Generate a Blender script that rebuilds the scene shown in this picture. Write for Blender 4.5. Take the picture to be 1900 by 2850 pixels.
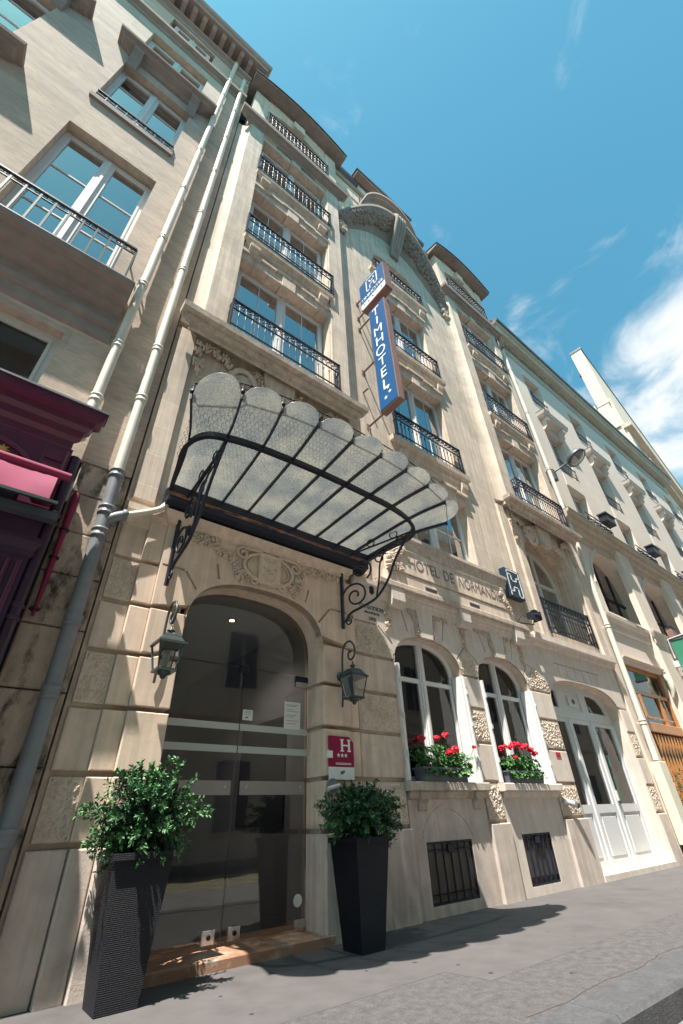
import bpy, bmesh, math, random
from mathutils import Vector, Matrix
from mathutils.geometry import tessellate_polygon
R = math.radians
rnd = random.Random(7)
sc = bpy.context.scene
for o in list(bpy.data.objects): bpy.data.objects.remove(o, do_unlink=True)
col = sc.collection

# ------------------------------------------------------------------ camera
cam_d = bpy.data.cameras.new('camera'); cam = bpy.data.objects.new('camera', cam_d); col.objects.link(cam)
cam_d.sensor_fit = 'VERTICAL'; cam_d.sensor_height = 36.0; cam_d.sensor_width = 24.0; cam_d.lens = 15.653
cam_d.clip_start = 0.05; cam_d.clip_end = 5000
cx = Vector((0.7861, -0.6173, -0.0332)); cyd = Vector((0.3291, 0.4633, -0.8229)); cf = Vector((0.5233, 0.6359, 0.5673))
cf.normalize(); cx = (cx - cf*cx.dot(cf)).normalized(); cu = cx.cross(cf).normalized()
m = Matrix((( cx.x, cu.x, -cf.x, 0), (cx.y, cu.y, -cf.y, 0), (cx.z, cu.z, -cf.z, 0), (0, 0, 0, 1)))
cam.matrix_world = Matrix.Translation((0, -4.5, 0.936)) @ m
sc.camera = cam

# ------------------------------------------------------------------ sky, sun, exposure
SUN = Vector((-2.0, -1.0, 5.2)).normalized()
wld = bpy.data.worlds.new('World'); sc.world = wld; wld.use_nodes = True
nt = wld.node_tree; N = nt.nodes; L = nt.links; N.clear()
wo = N.new('ShaderNodeOutputWorld'); bg = N.new('ShaderNodeBackground'); L.new(bg.outputs[0], wo.inputs[0])
sky = N.new('ShaderNodeTexSky'); sky.sky_type = 'NISHITA'; sky.sun_disc = False
sky.sun_elevation = math.asin(SUN.z); sky.sun_rotation = math.atan2(SUN.x, SUN.y); sky.air_density = 1.0; sky.dust_density = 0.6; sky.ozone_density = 1.0
tint = N.new('ShaderNodeMix'); tint.data_type = 'RGBA'; tint.blend_type = 'MULTIPLY'; tint.inputs[0].default_value = 1
tint.inputs[7].default_value = (0.50, 1.10, 0.95, 1); L.new(sky.outputs[0], tint.inputs[6])
tc = N.new('ShaderNodeTexCoord')
n1 = N.new('ShaderNodeTexNoise'); n1.inputs['Scale'].default_value = 5.0; n1.inputs['Detail'].default_value = 9; n1.inputs['Roughness'].default_value = 0.58; n1.inputs['Distortion'].default_value = 0.5
mp = N.new('ShaderNodeMapping'); mp.inputs['Scale'].default_value = (1, 1, 1.6); mp.inputs['Location'].default_value = (0.35, 0.1, 0.0)
L.new(tc.outputs['Generated'], mp.inputs[0]); L.new(mp.outputs[0], n1.inputs['Vector'])
dp = N.new('ShaderNodeVectorMath'); dp.operation = 'DOT_PRODUCT'; dp.inputs[1].default_value = Vector((0.93, -0.10, 0.36)).normalized(); L.new(tc.outputs['Generated'], dp.inputs[0])
bank = N.new('ShaderNodeMapRange'); bank.inputs[1].default_value = 0.88; bank.inputs[2].default_value = 0.985; bank.inputs[3].default_value = -0.02; bank.inputs[4].default_value = 0.30; bank.interpolation_type = 'SMOOTHSTEP'
L.new(dp.outputs['Value'], bank.inputs[0])
dp2 = N.new('ShaderNodeVectorMath'); dp2.operation = 'DOT_PRODUCT'; dp2.inputs[1].default_value = (0.6656, 0.0315, 0.7457); L.new(tc.outputs['Generated'], dp2.inputs[0])
bank2 = N.new('ShaderNodeMapRange'); bank2.inputs[1].default_value = 0.965; bank2.inputs[2].default_value = 0.995; bank2.inputs[3].default_value = 0.0; bank2.inputs[4].default_value = 0.14; bank2.interpolation_type = 'SMOOTHSTEP'; L.new(dp2.outputs['Value'], bank2.inputs[0])
bsum = N.new('ShaderNodeMath'); bsum.operation = 'ADD'; L.new(bank.outputs[0], bsum.inputs[0]); L.new(bank2.outputs[0], bsum.inputs[1])
ad = N.new('ShaderNodeMath'); ad.operation = 'ADD'; L.new(n1.outputs[0], ad.inputs[0]); L.new(bsum.outputs[0], ad.inputs[1])
cm = N.new('ShaderNodeMapRange'); cm.inputs[1].default_value = 0.585; cm.inputs[2].default_value = 0.88; cm.interpolation_type = 'SMOOTHSTEP'; L.new(ad.outputs[0], cm.inputs[0])
mixc = N.new('ShaderNodeMix'); mixc.data_type = 'RGBA'; L.new(cm.outputs[0], mixc.inputs[0]); L.new(tint.outputs[2], mixc.inputs[6]); mixc.inputs[7].default_value = (4.6, 4.75, 4.8, 1)
L.new(mixc.outputs[2], bg.inputs[0]); bg.inputs[1].default_value = 0.068
sl = bpy.data.lights.new('sun', 'SUN'); so = bpy.data.objects.new('sun', sl); col.objects.link(so)
sl.energy = 3.5; sl.angle = R(0.5); sl.color = (1.0, 0.945, 0.85)
so.rotation_euler = SUN.to_track_quat('Z', 'Y').to_euler(); so.location = SUN*60
vs = sc.view_settings; vs.view_transform = 'Standard'; vs.look = 'None'; vs.gamma = 1; vs.exposure = 1.78; vs.use_curve_mapping = False
sc.cycles.max_bounces = 8; sc.cycles.transparent_max_bounces = 12; sc.cycles.use_denoising = True; sc.cycles.sample_clamp_indirect = 6

# ------------------------------------------------------------------ materials
def mat(name, color, rough=0.8, metal=0.0, spec=0.4, var=0.0, vscale=6.0, bump=0.0, bscale=60.0, streak=0.0, joints=None, stain=None, stretch=(1, 1, 1), coat=0.0):
    M = bpy.data.materials.new(name); M.use_nodes = True; t = M.node_tree; n = t.nodes; l = t.links
    b = n['Principled BSDF']; b.inputs['Roughness'].default_value = rough; b.inputs['Metallic'].default_value = metal
    b.inputs['Specular IOR Level'].default_value = spec; b.inputs['Coat Weight'].default_value = coat
    g = n.new('ShaderNodeNewGeometry'); mpn = n.new('ShaderNodeMapping'); mpn.inputs['Scale'].default_value = stretch; l.new(g.outputs['Position'], mpn.inputs[0])
    def mul(a, fac_out, lo, hi):
        r = n.new('ShaderNodeMapRange'); r.inputs[1].default_value = 0.3; r.inputs[2].default_value = 0.7; r.inputs[3].default_value = lo; r.inputs[4].default_value = hi; l.new(fac_out, r.inputs[0])
        x = n.new('ShaderNodeMix'); x.data_type = 'RGBA'; x.blend_type = 'MULTIPLY'; x.inputs[0].default_value = 1
        if a is None: x.inputs[6].default_value = (*color, 1)
        else: l.new(a, x.inputs[6])
        l.new(r.outputs[0], x.inputs[7]); return x.outputs[2]
    c = None
    def noise(scale, detail=6, rg=0.6, vec=None):
        q = n.new('ShaderNodeTexNoise'); q.inputs['Scale'].default_value = scale; q.inputs['Detail'].default_value = detail; q.inputs['Roughness'].default_value = rg
        l.new(vec or mpn.outputs[0], q.inputs['Vector']); return q.outputs[0]
    if var:
        c = mul(c, noise(vscale), 1-var, 1+var*0.6); c = mul(c, noise(vscale*0.17, 3), 1-var*0.8, 1+var*0.5)
    if streak:
        ms = n.new('ShaderNodeMapping'); ms.inputs['Scale'].default_value = (7, 7, 0.35); l.new(g.outputs['Position'], ms.inputs[0])
        c = mul(c, noise(1.6, 5, 0.65, ms.outputs[0]), 1-streak, 1+streak*0.4)
    hgt = None
    if joints:
        bw, bh, jc, js = joints
        sx = n.new('ShaderNodeSeparateXYZ'); l.new(g.outputs['Position'], sx.inputs[0]); cb = n.new('ShaderNodeCombineXYZ'); l.new(sx.outputs[0], cb.inputs[0]); l.new(sx.outputs[2], cb.inputs[1])
        br = n.new('ShaderNodeTexBrick'); br.inputs['Scale'].default_value = 1; br.inputs['Brick Width'].default_value = bw; br.inputs['Row Height'].default_value = bh; br.inputs['Mortar Size'].default_value = js; br.inputs['Mortar Smooth'].default_value = 0.3
        br.inputs['Color1'].default_value = (1.06, 1.05, 1.03, 1); br.inputs['Color2'].default_value = (0.90, 0.90, 0.90, 1); br.inputs['Mortar'].default_value = (*jc, 1); l.new(cb.outputs[0], br.inputs['Vector'])
        x = n.new('ShaderNodeMix'); x.data_type = 'RGBA'; x.blend_type = 'MULTIPLY'; x.inputs[0].default_value = 1
        if c is None: x.inputs[6].default_value = (*color, 1)
        else: l.new(c, x.inputs[6])
        l.new(br.outputs[0], x.inputs[7]); c = x.outputs[2]; hgt = br.outputs['Fac']
    if stain:
        scol, sscale, lo, hi = stain
        q = noise(sscale, 8, 0.65); r = n.new('ShaderNodeMapRange'); r.inputs[1].default_value = lo; r.inputs[2].default_value = hi; l.new(q, r.inputs[0])
        x = n.new('ShaderNodeMix'); x.data_type = 'RGBA'; l.new(r.outputs[0], x.inputs[0])
        if c is None: x.inputs[6].default_value = (*color, 1)
        else: l.new(c, x.inputs[6])
        x.inputs[7].default_value = (*scol, 1); c = x.outputs[2]
    if c is None: b.inputs['Base Color'].default_value = (*color, 1)
    else: l.new(c, b.inputs['Base Color'])
    if bump or hgt:
        bp = n.new('ShaderNodeBump'); bp.inputs['Distance'].default_value = 0.01; bp.inputs['Strength'].default_value = bump or 0.2
        if bump:
            l.new(noise(bscale, 8, 0.65), bp.inputs['Height'])
        if hgt:
            b2 = n.new('ShaderNodeBump'); b2.invert = True; b2.inputs['Distance'].default_value = 0.01; b2.inputs['Strength'].default_value = 0.4; l.new(hgt, b2.inputs['Height'])
            if bump: l.new(bp.outputs[0], b2.inputs['Normal'])
            bp = b2
        l.new(bp.outputs[0], b.inputs['Normal'])
    return M
def glassmat(name, tintc=(0.9, 0.95, 0.95), refl=1.0, ior=1.5, trans=0.75, body=(0.02, 0.025, 0.03), base=0.0):
    M = bpy.data.materials.new(name); M.use_nodes = True; t = M.node_tree; n = t.nodes; l = t.links; n.clear()
    o = n.new('ShaderNodeOutputMaterial'); tr = n.new('ShaderNodeBsdfTransparent'); tr.inputs[0].default_value = (*tintc, 1)
    df = n.new('ShaderNodeBsdfDiffuse'); df.inputs[0].default_value = (*body, 1)
    gl = n.new('ShaderNodeBsdfGlossy'); gl.inputs['Roughness'].default_value = 0.015; gl.inputs[0].default_value = (refl, refl, refl, 1)
    m1 = n.new('ShaderNodeMixShader'); m1.inputs[0].default_value = trans; l.new(df.outputs[0], m1.inputs[1]); l.new(tr.outputs[0], m1.inputs[2])
    fr = n.new('ShaderNodeFresnel'); fr.inputs[0].default_value = ior
    nz = n.new('ShaderNodeTexNoise'); nz.inputs['Scale'].default_value = 1.3; g = n.new('ShaderNodeNewGeometry'); l.new(g.outputs['Position'], nz.inputs['Vector'])
    bp = n.new('ShaderNodeBump'); bp.inputs['Strength'].default_value = 0.06; bp.inputs['Distance'].default_value = 0.05; l.new(nz.outputs[0], bp.inputs['Height']); l.new(bp.outputs[0], gl.inputs['Normal'])
    m2 = n.new('ShaderNodeMixShader'); mr = n.new('ShaderNodeMapRange'); mr.inputs[3].default_value = base; mr.inputs[4].default_value = 1.0; l.new(fr.outputs[0], mr.inputs[0]); l.new(mr.outputs[0], m2.inputs[0]); l.new(m1.outputs[0], m2.inputs[1]); l.new(gl.outputs[0], m2.inputs[2]); l.new(m2.outputs[0], o.inputs[0])
    return M
MT = {}
MT['stone'] = mat('hotel_limestone', (0.66, 0.535, 0.44), 0.88, var=0.16, vscale=5, bump=0.35, bscale=60, streak=0.22, stain=((0.40, 0.32, 0.25), 3.2, 0.56, 0.86))
MT['stone_up'] = mat('hotel_upper_limestone', (0.67, 0.555, 0.46), 0.88, var=0.12, vscale=4, bump=0.25, bscale=55, streak=0.30, stain=((0.42, 0.33, 0.26), 1.6, 0.56, 0.88), joints=(1.1, 0.46, (1.18, 1.16, 1.12), 0.005))
MT['portal'] = mat('portal_limestone', (0.71, 0.555, 0.445), 0.85, var=0.13, vscale=4, bump=0.2, bscale=80, streak=0.20, stain=((0.45, 0.33, 0.24), 3.5, 0.58, 0.86))
MT['pale'] = mat('pale_stone', (0.68, 0.585, 0.52), 0.85, var=0.10, vscale=5, bump=0.18, bscale=80, streak=0.16, stain=((0.46, 0.38, 0.32), 3, 0.60, 0.88))  # paler stone tone for the right-hand ground floor
MT['rough'] = mat('vermiculated_stone', (0.63, 0.52, 0.43), 0.95, var=0.2, vscale=30, bump=0.9, bscale=60)
MT['dirty'] = mat('weathered_ledge_stone', (0.56, 0.46, 0.39), 0.9, var=0.22, vscale=9, bump=0.5, bscale=50, streak=0.25, stain=((0.22, 0.19, 0.16), 7, 0.55, 0.8))
MT['carved'] = mat('carved_stone', (0.62, 0.50, 0.41), 0.9, var=0.15, vscale=14, bump=0.35, bscale=60)
MT['carved_dark'] = mat('dark_carved_stone', (0.24, 0.19, 0.165), 0.95, var=0.3, vscale=10, bump=0.6, bscale=40)  # darker stone tone for the frieze lettering
MT['plinth'] = mat('plinth_stone', (0.64, 0.54, 0.475), 0.85, var=0.15, vscale=5, bump=0.3, bscale=60, streak=0.22, stain=((0.33, 0.27, 0.21), 3, 0.6, 0.85))
MT['leftwall'] = mat('left_house_limestone', (0.56, 0.45, 0.375), 0.9, var=0.20, vscale=7, bump=0.4, bscale=45, streak=0.0, joints=(0.9, 0.40, (1.04, 1.02, 1.0), 0.004), stretch=(1, 1, 3.5))
MT['leftold'] = mat('decayed_pier_stone', (0.48, 0.385, 0.31), 0.95, var=0.25, vscale=8, bump=0.8, bscale=25, stain=((0.07, 0.055, 0.045), 4.5, 0.50, 0.62), stretch=(1, 1, 0.45))
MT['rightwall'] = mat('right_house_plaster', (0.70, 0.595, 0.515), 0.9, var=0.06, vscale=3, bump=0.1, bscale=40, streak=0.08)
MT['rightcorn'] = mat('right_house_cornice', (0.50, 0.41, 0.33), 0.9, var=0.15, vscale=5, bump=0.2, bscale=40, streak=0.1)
MT['farwall'] = mat('far_house_plaster', (0.62, 0.52, 0.43), 0.9, var=0.08, vscale=2, bump=0.1, bscale=30)
MT['soffit'] = mat('dark_cornice_stone', (0.30, 0.24, 0.215), 0.9, var=0.15, vscale=6, bump=0.2, bscale=40)  # darker stone tone for cornices, slabs and the hood
MT['eave'] = mat('dark_eave_boards', (0.24, 0.19, 0.17), 0.9, var=0.2, vscale=6, bump=0.2, bscale=40)  # darker brown tone for the bay eaves
MT['zinc'] = mat('dark_zinc', (0.10, 0.11, 0.13), 0.5, metal=0.4, var=0.2, vscale=3)
MT['slate'] = mat('roof_slate', (0.09, 0.10, 0.12), 0.6, var=0.2, vscale=4, joints=(0.3, 0.2, (0.5, 0.5, 0.5), 0.01))
MT['iron'] = mat('black_wrought_iron', (0.019, 0.021, 0.036), 0.45, metal=0.2, var=0.2, vscale=30, bump=0.15, bscale=80)
MT['rust'] = mat('rusting_iron', (0.030, 0.028, 0.034), 0.6, metal=0.2, var=0.2, vscale=8, stain=((0.36, 0.17, 0.10), 5, 0.42, 0.60), bump=0.3, bscale=60, stretch=(1, 3, 8))
MT['lantern'] = mat('grey_green_lantern_metal', (0.060, 0.078, 0.082), 0.4, metal=0.5, var=0.15, vscale=20)
MT['white'] = mat('white_paint', (0.72, 0.71, 0.71), 0.45, var=0.04, vscale=6)
MT['dullwhite'] = mat('aged_white_paint', (0.62, 0.60, 0.57), 0.5, var=0.08, vscale=8)
MT['doorgrey'] = mat('pale_grey_door_paint', (0.60, 0.61, 0.62), 0.4, var=0.04, vscale=4)
MT['glass'] = glassmat('window_glass', (0.75, 0.85, 0.85), 1.0, 1.7, 0.80, (0.05, 0.06, 0.065), 0.32)
MT['clear'] = glassmat('door_glass', (0.82, 0.86, 0.86), 1.0, 1.48, 0.95, (0.05, 0.05, 0.06), 0.02)
MT['curtain'] = mat('net_curtain', (0.68, 0.68, 0.66), 0.9, var=0.1, vscale=8, stretch=(14, 1, 0.3))
MT['curtaingreen'] = mat('pale_green_curtain', (0.70, 0.75, 0.68), 0.9, var=0.15, vscale=3, stretch=(14, 1, 0.2))
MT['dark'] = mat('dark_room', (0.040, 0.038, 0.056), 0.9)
MT['lobby'] = mat('lobby_wall', (0.30, 0.28, 0.33), 0.8, var=0.1, vscale=2)
MT['lobbywood'] = mat('lobby_wood', (0.10, 0.07, 0.07), 0.4, var=0.2, vscale=3)
MT['lobbyceil'] = mat('lobby_ceiling', (0.62, 0.62, 0.68), 0.8)
MT['lobbyfloor'] = mat('lobby_floor', (0.10, 0.095, 0.09), 0.25)
MT['frost'] = mat('frosted_glass_band', (0.50, 0.54, 0.53), 0.5)
MT['acrylic'] = mat('brushed_push_plate', (0.36, 0.34, 0.33), 0.3, metal=0.3)
MT['steel'] = mat('polished_steel', (0.62, 0.60, 0.58), 0.25, metal=0.9)
MT['paper'] = mat('white_paper', (0.75, 0.76, 0.74), 0.8)
MT['ink'] = mat('grey_ink', (0.12, 0.13, 0.15), 0.8)
MT['teal'] = mat('teal_print', (0.10, 0.40, 0.42), 0.8)
MT['burg'] = mat('burgundy_lacquer', (0.085, 0.008, 0.035), 0.35, var=0.15, vscale=5, coat=0.2)
MT['burgdark'] = mat('dark_aubergine_wood', (0.034, 0.012, 0.034), 0.4, var=0.2, vscale=5)
MT['awn'] = mat('crimson_awning_cloth', (0.25, 0.022, 0.075), 0.75, var=0.08, vscale=4)
MT['gold'] = mat('gold_leaf', (0.55, 0.33, 0.10), 0.4, metal=0.4)
MT['blue'] = mat('blue_sign_face', (0.003, 0.085, 0.25), 0.4, var=0.05, vscale=3)
MT['navy'] = mat('navy_sign_face', (0.012, 0.030, 0.060), 0.4)
MT['signwhite'] = mat('white_sign_lettering', (0.80, 0.80, 0.80), 0.5)
MT['signbrown'] = mat('brown_sign_casing', (0.23, 0.13, 0.115), 0.55, var=0.15, vscale=10)
MT['plaque'] = mat('crimson_plaque', (0.26, 0.004, 0.055), 0.35)
MT['creampipe'] = mat('cream_painted_pipe', (0.66, 0.61, 0.52), 0.5, var=0.08, vscale=5)
MT['greypipe'] = mat('grey_painted_pipe', (0.20, 0.215, 0.235), 0.45, var=0.15, vscale=6, bump=0.1)
MT['rattan'] = None
MT['leafa'] = mat('shrub_leaf', (0.040, 0.125, 0.050), 0.5, var=0.35, vscale=40)
MT['leafb'] = mat('lit_shrub_leaf', (0.085, 0.22, 0.075), 0.5, var=0.25, vscale=40)  # lighter copy of the shrub leaf, sunlight put into its colour
MT['leafc'] = mat('dark_shrub_leaf', (0.020, 0.070, 0.038), 0.45, var=0.3, vscale=40)
MT['geran'] = mat('geranium_leaf', (0.06, 0.17, 0.04), 0.55, var=0.3, vscale=30)
MT['petal'] = mat('scarlet_petals', (0.62, 0.006, 0.03), 0.6, var=0.2, vscale=60)
MT['twig'] = mat('brown_twigs', (0.10, 0.065, 0.04), 0.9)
MT['soil'] = mat('potting_soil', (0.035, 0.025, 0.02), 1.0)
MT['boxgrey'] = mat('slate_grey_plastic', (0.10, 0.105, 0.13), 0.5, var=0.08, vscale=5)
MT['step'] = mat('red_brown_step_stone', (0.36, 0.20, 0.13), 0.7, var=0.25, vscale=6, bump=0.3, stain=((0.52, 0.44, 0.35), 4, 0.5, 0.7))
MT['asph'] = mat('smooth_pavement_asphalt', (0.104, 0.096, 0.097), 0.9, var=0.12, vscale=4, bump=0.5, bscale=160, stain=((0.065, 0.061, 0.064), 1.3, 0.52, 0.78))
MT['asph2'] = mat('coarse_pavement_asphalt', (0.112, 0.104, 0.105), 0.95, var=0.35, vscale=85, bump=1.0, bscale=110)
MT['gum'] = mat('tar_spot', (0.03, 0.03, 0.033), 0.9)
MT['road'] = mat('road_asphalt', (0.20, 0.19, 0.185), 0.95, var=0.3, vscale=60, bump=0.8, bscale=120)
MT['granite'] = mat('granite_kerb', (0.085, 0.085, 0.092), 0.85, var=0.25, vscale=50, bump=0.6, bscale=70, stain=((0.07, 0.07, 0.078), 2, 0.5, 0.75))
MT['wood'] = mat('honey_varnished_wood', (0.50, 0.20, 0.055), 0.4, var=0.15, vscale=4, stretch=(8, 8, 0.7), coat=0.2)
MT['greensign'] = mat('green_sign_face', (0.05, 0.22, 0.14), 0.4)
MT['redcloth'] = mat('red_parasol_cloth', (0.34, 0.01, 0.05), 0.8)
MT['lampglass'] = mat('lantern_glass', (0.30, 0.29, 0.26), 0.15, spec=0.8, var=0.15, vscale=15)
MT['lens'] = mat('lamp_lens', (0.28, 0.28, 0.27), 0.1, spec=0.8, metal=0.4)
MT['cream'] = mat('cream_sheet_metal', (0.72, 0.66, 0.52), 0.5, var=0.05)
MT['opp'] = mat('opposite_house_stone', (0.78, 0.66, 0.58), 0.9, var=0.1, vscale=2)
MT['yellow'] = mat('yellow_road_paint', (0.50, 0.36, 0.06), 0.8, var=0.2, vscale=20)
MT['redpaint'] = mat('red_enamel', (0.45, 0.01, 0.03), 0.4)
# rattan weave
M = mat('black_rattan', (0.015, 0.015, 0.023), 0.45, spec=0.28); MT['rattan'] = M
t = M.node_tree; n = t.nodes; l = t.links; b = n['Principled BSDF']; g = n.new('ShaderNodeNewGeometry'); sx = n.new('ShaderNodeSeparateXYZ'); l.new(g.outputs['Position'], sx.inputs[0])
a1 = n.new('ShaderNodeMath'); a1.operation = 'ADD'; l.new(sx.outputs[0], a1.inputs[0]); l.new(sx.outputs[1], a1.inputs[1])
cb = n.new('ShaderNodeCombineXYZ'); l.new(a1.outputs[0], cb.inputs[0]); l.new(sx.outputs[2], cb.inputs[1])
br = n.new('ShaderNodeTexBrick'); br.inputs['Scale'].default_value = 1; br.inputs['Brick Width'].default_value = 0.020; br.inputs['Row Height'].default_value = 0.010; br.inputs['Mortar Size'].default_value = 0.0022; br.inputs['Mortar Smooth'].default_value = 1.0
l.new(cb.outputs[0], br.inputs['Vector']); bp = n.new('ShaderNodeBump'); bp.invert = True; bp.inputs['Distance'].default_value = 0.006; bp.inputs['Strength'].default_value = 1; l.new(br.outputs['Fac'], bp.inputs['Height']); l.new(bp.outputs[0], b.inputs['Normal'])
# wired glass of the canopy: cloudy, wire grid, lets some light through
M = bpy.data.materials.new('wired_cast_glass'); M.use_nodes = True; MT['wired'] = M
t = M.node_tree; n = t.nodes; l = t.links; n.clear(); o = n.new('ShaderNodeOutputMaterial')
g = n.new('ShaderNodeNewGeometry'); vo = n.new('ShaderNodeTexVoronoi'); vo.feature = 'DISTANCE_TO_EDGE'; vo.inputs['Scale'].default_value = 34; l.new(g.outputs['Position'], vo.inputs['Vector'])
nz = n.new('ShaderNodeTexNoise'); nz.inputs['Scale'].default_value = 3.2; nz.inputs['Detail'].default_value = 6; l.new(g.outputs['Position'], nz.inputs['Vector'])
rp = n.new('ShaderNodeValToRGB'); rp.color_ramp.elements[0].position = 0.36; rp.color_ramp.elements[0].color = (0.26, 0.285, 0.305, 1); rp.color_ramp.elements[1].position = 0.68; rp.color_ramp.elements[1].color = (0.44, 0.44, 0.40, 1); l.new(nz.outputs[0], rp.inputs[0])
wv = n.new('ShaderNodeMapRange'); wv.inputs[1].default_value = 0.0; wv.inputs[2].default_value = 0.12; wv.inputs[3].default_value = 0.68; wv.inputs[4].default_value = 1.12; l.new(vo.outputs[0], wv.inputs[0])
mx = n.new('ShaderNodeMix'); mx.data_type = 'RGBA'; mx.blend_type = 'MULTIPLY'; mx.inputs[0].default_value = 1; l.new(rp.outputs[0], mx.inputs[6]); l.new(wv.outputs[0], mx.inputs[7])
tl = n.new('ShaderNodeBsdfTranslucent'); l.new(mx.outputs[2], tl.inputs[0]); df = n.new('ShaderNodeBsdfDiffuse'); l.new(mx.outputs[2], df.inputs[0])
m1 = n.new('ShaderNodeMixShader'); m1.inputs[0].default_value = 0.45; l.new(tl.outputs[0], m1.inputs[1]); l.new(df.outputs[0], m1.inputs[2])
tp = n.new('ShaderNodeBsdfTransparent'); m2 = n.new('ShaderNodeMixShader'); m2.inputs[0].default_value = 0.26; l.new(m1.outputs[0], m2.inputs[1]); l.new(tp.outputs[0], m2.inputs[2])
gl = n.new('ShaderNodeBsdfGlossy'); gl.inputs['Roughness'].default_value = 0.25; m3 = n.new('ShaderNodeMixShader'); m3.inputs[0].default_value = 0.06; l.new(m2.outputs[0], m3.inputs[1]); l.new(gl.outputs[0], m3.inputs[2]); l.new(m3.outputs[0], o.inputs[0])

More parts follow.
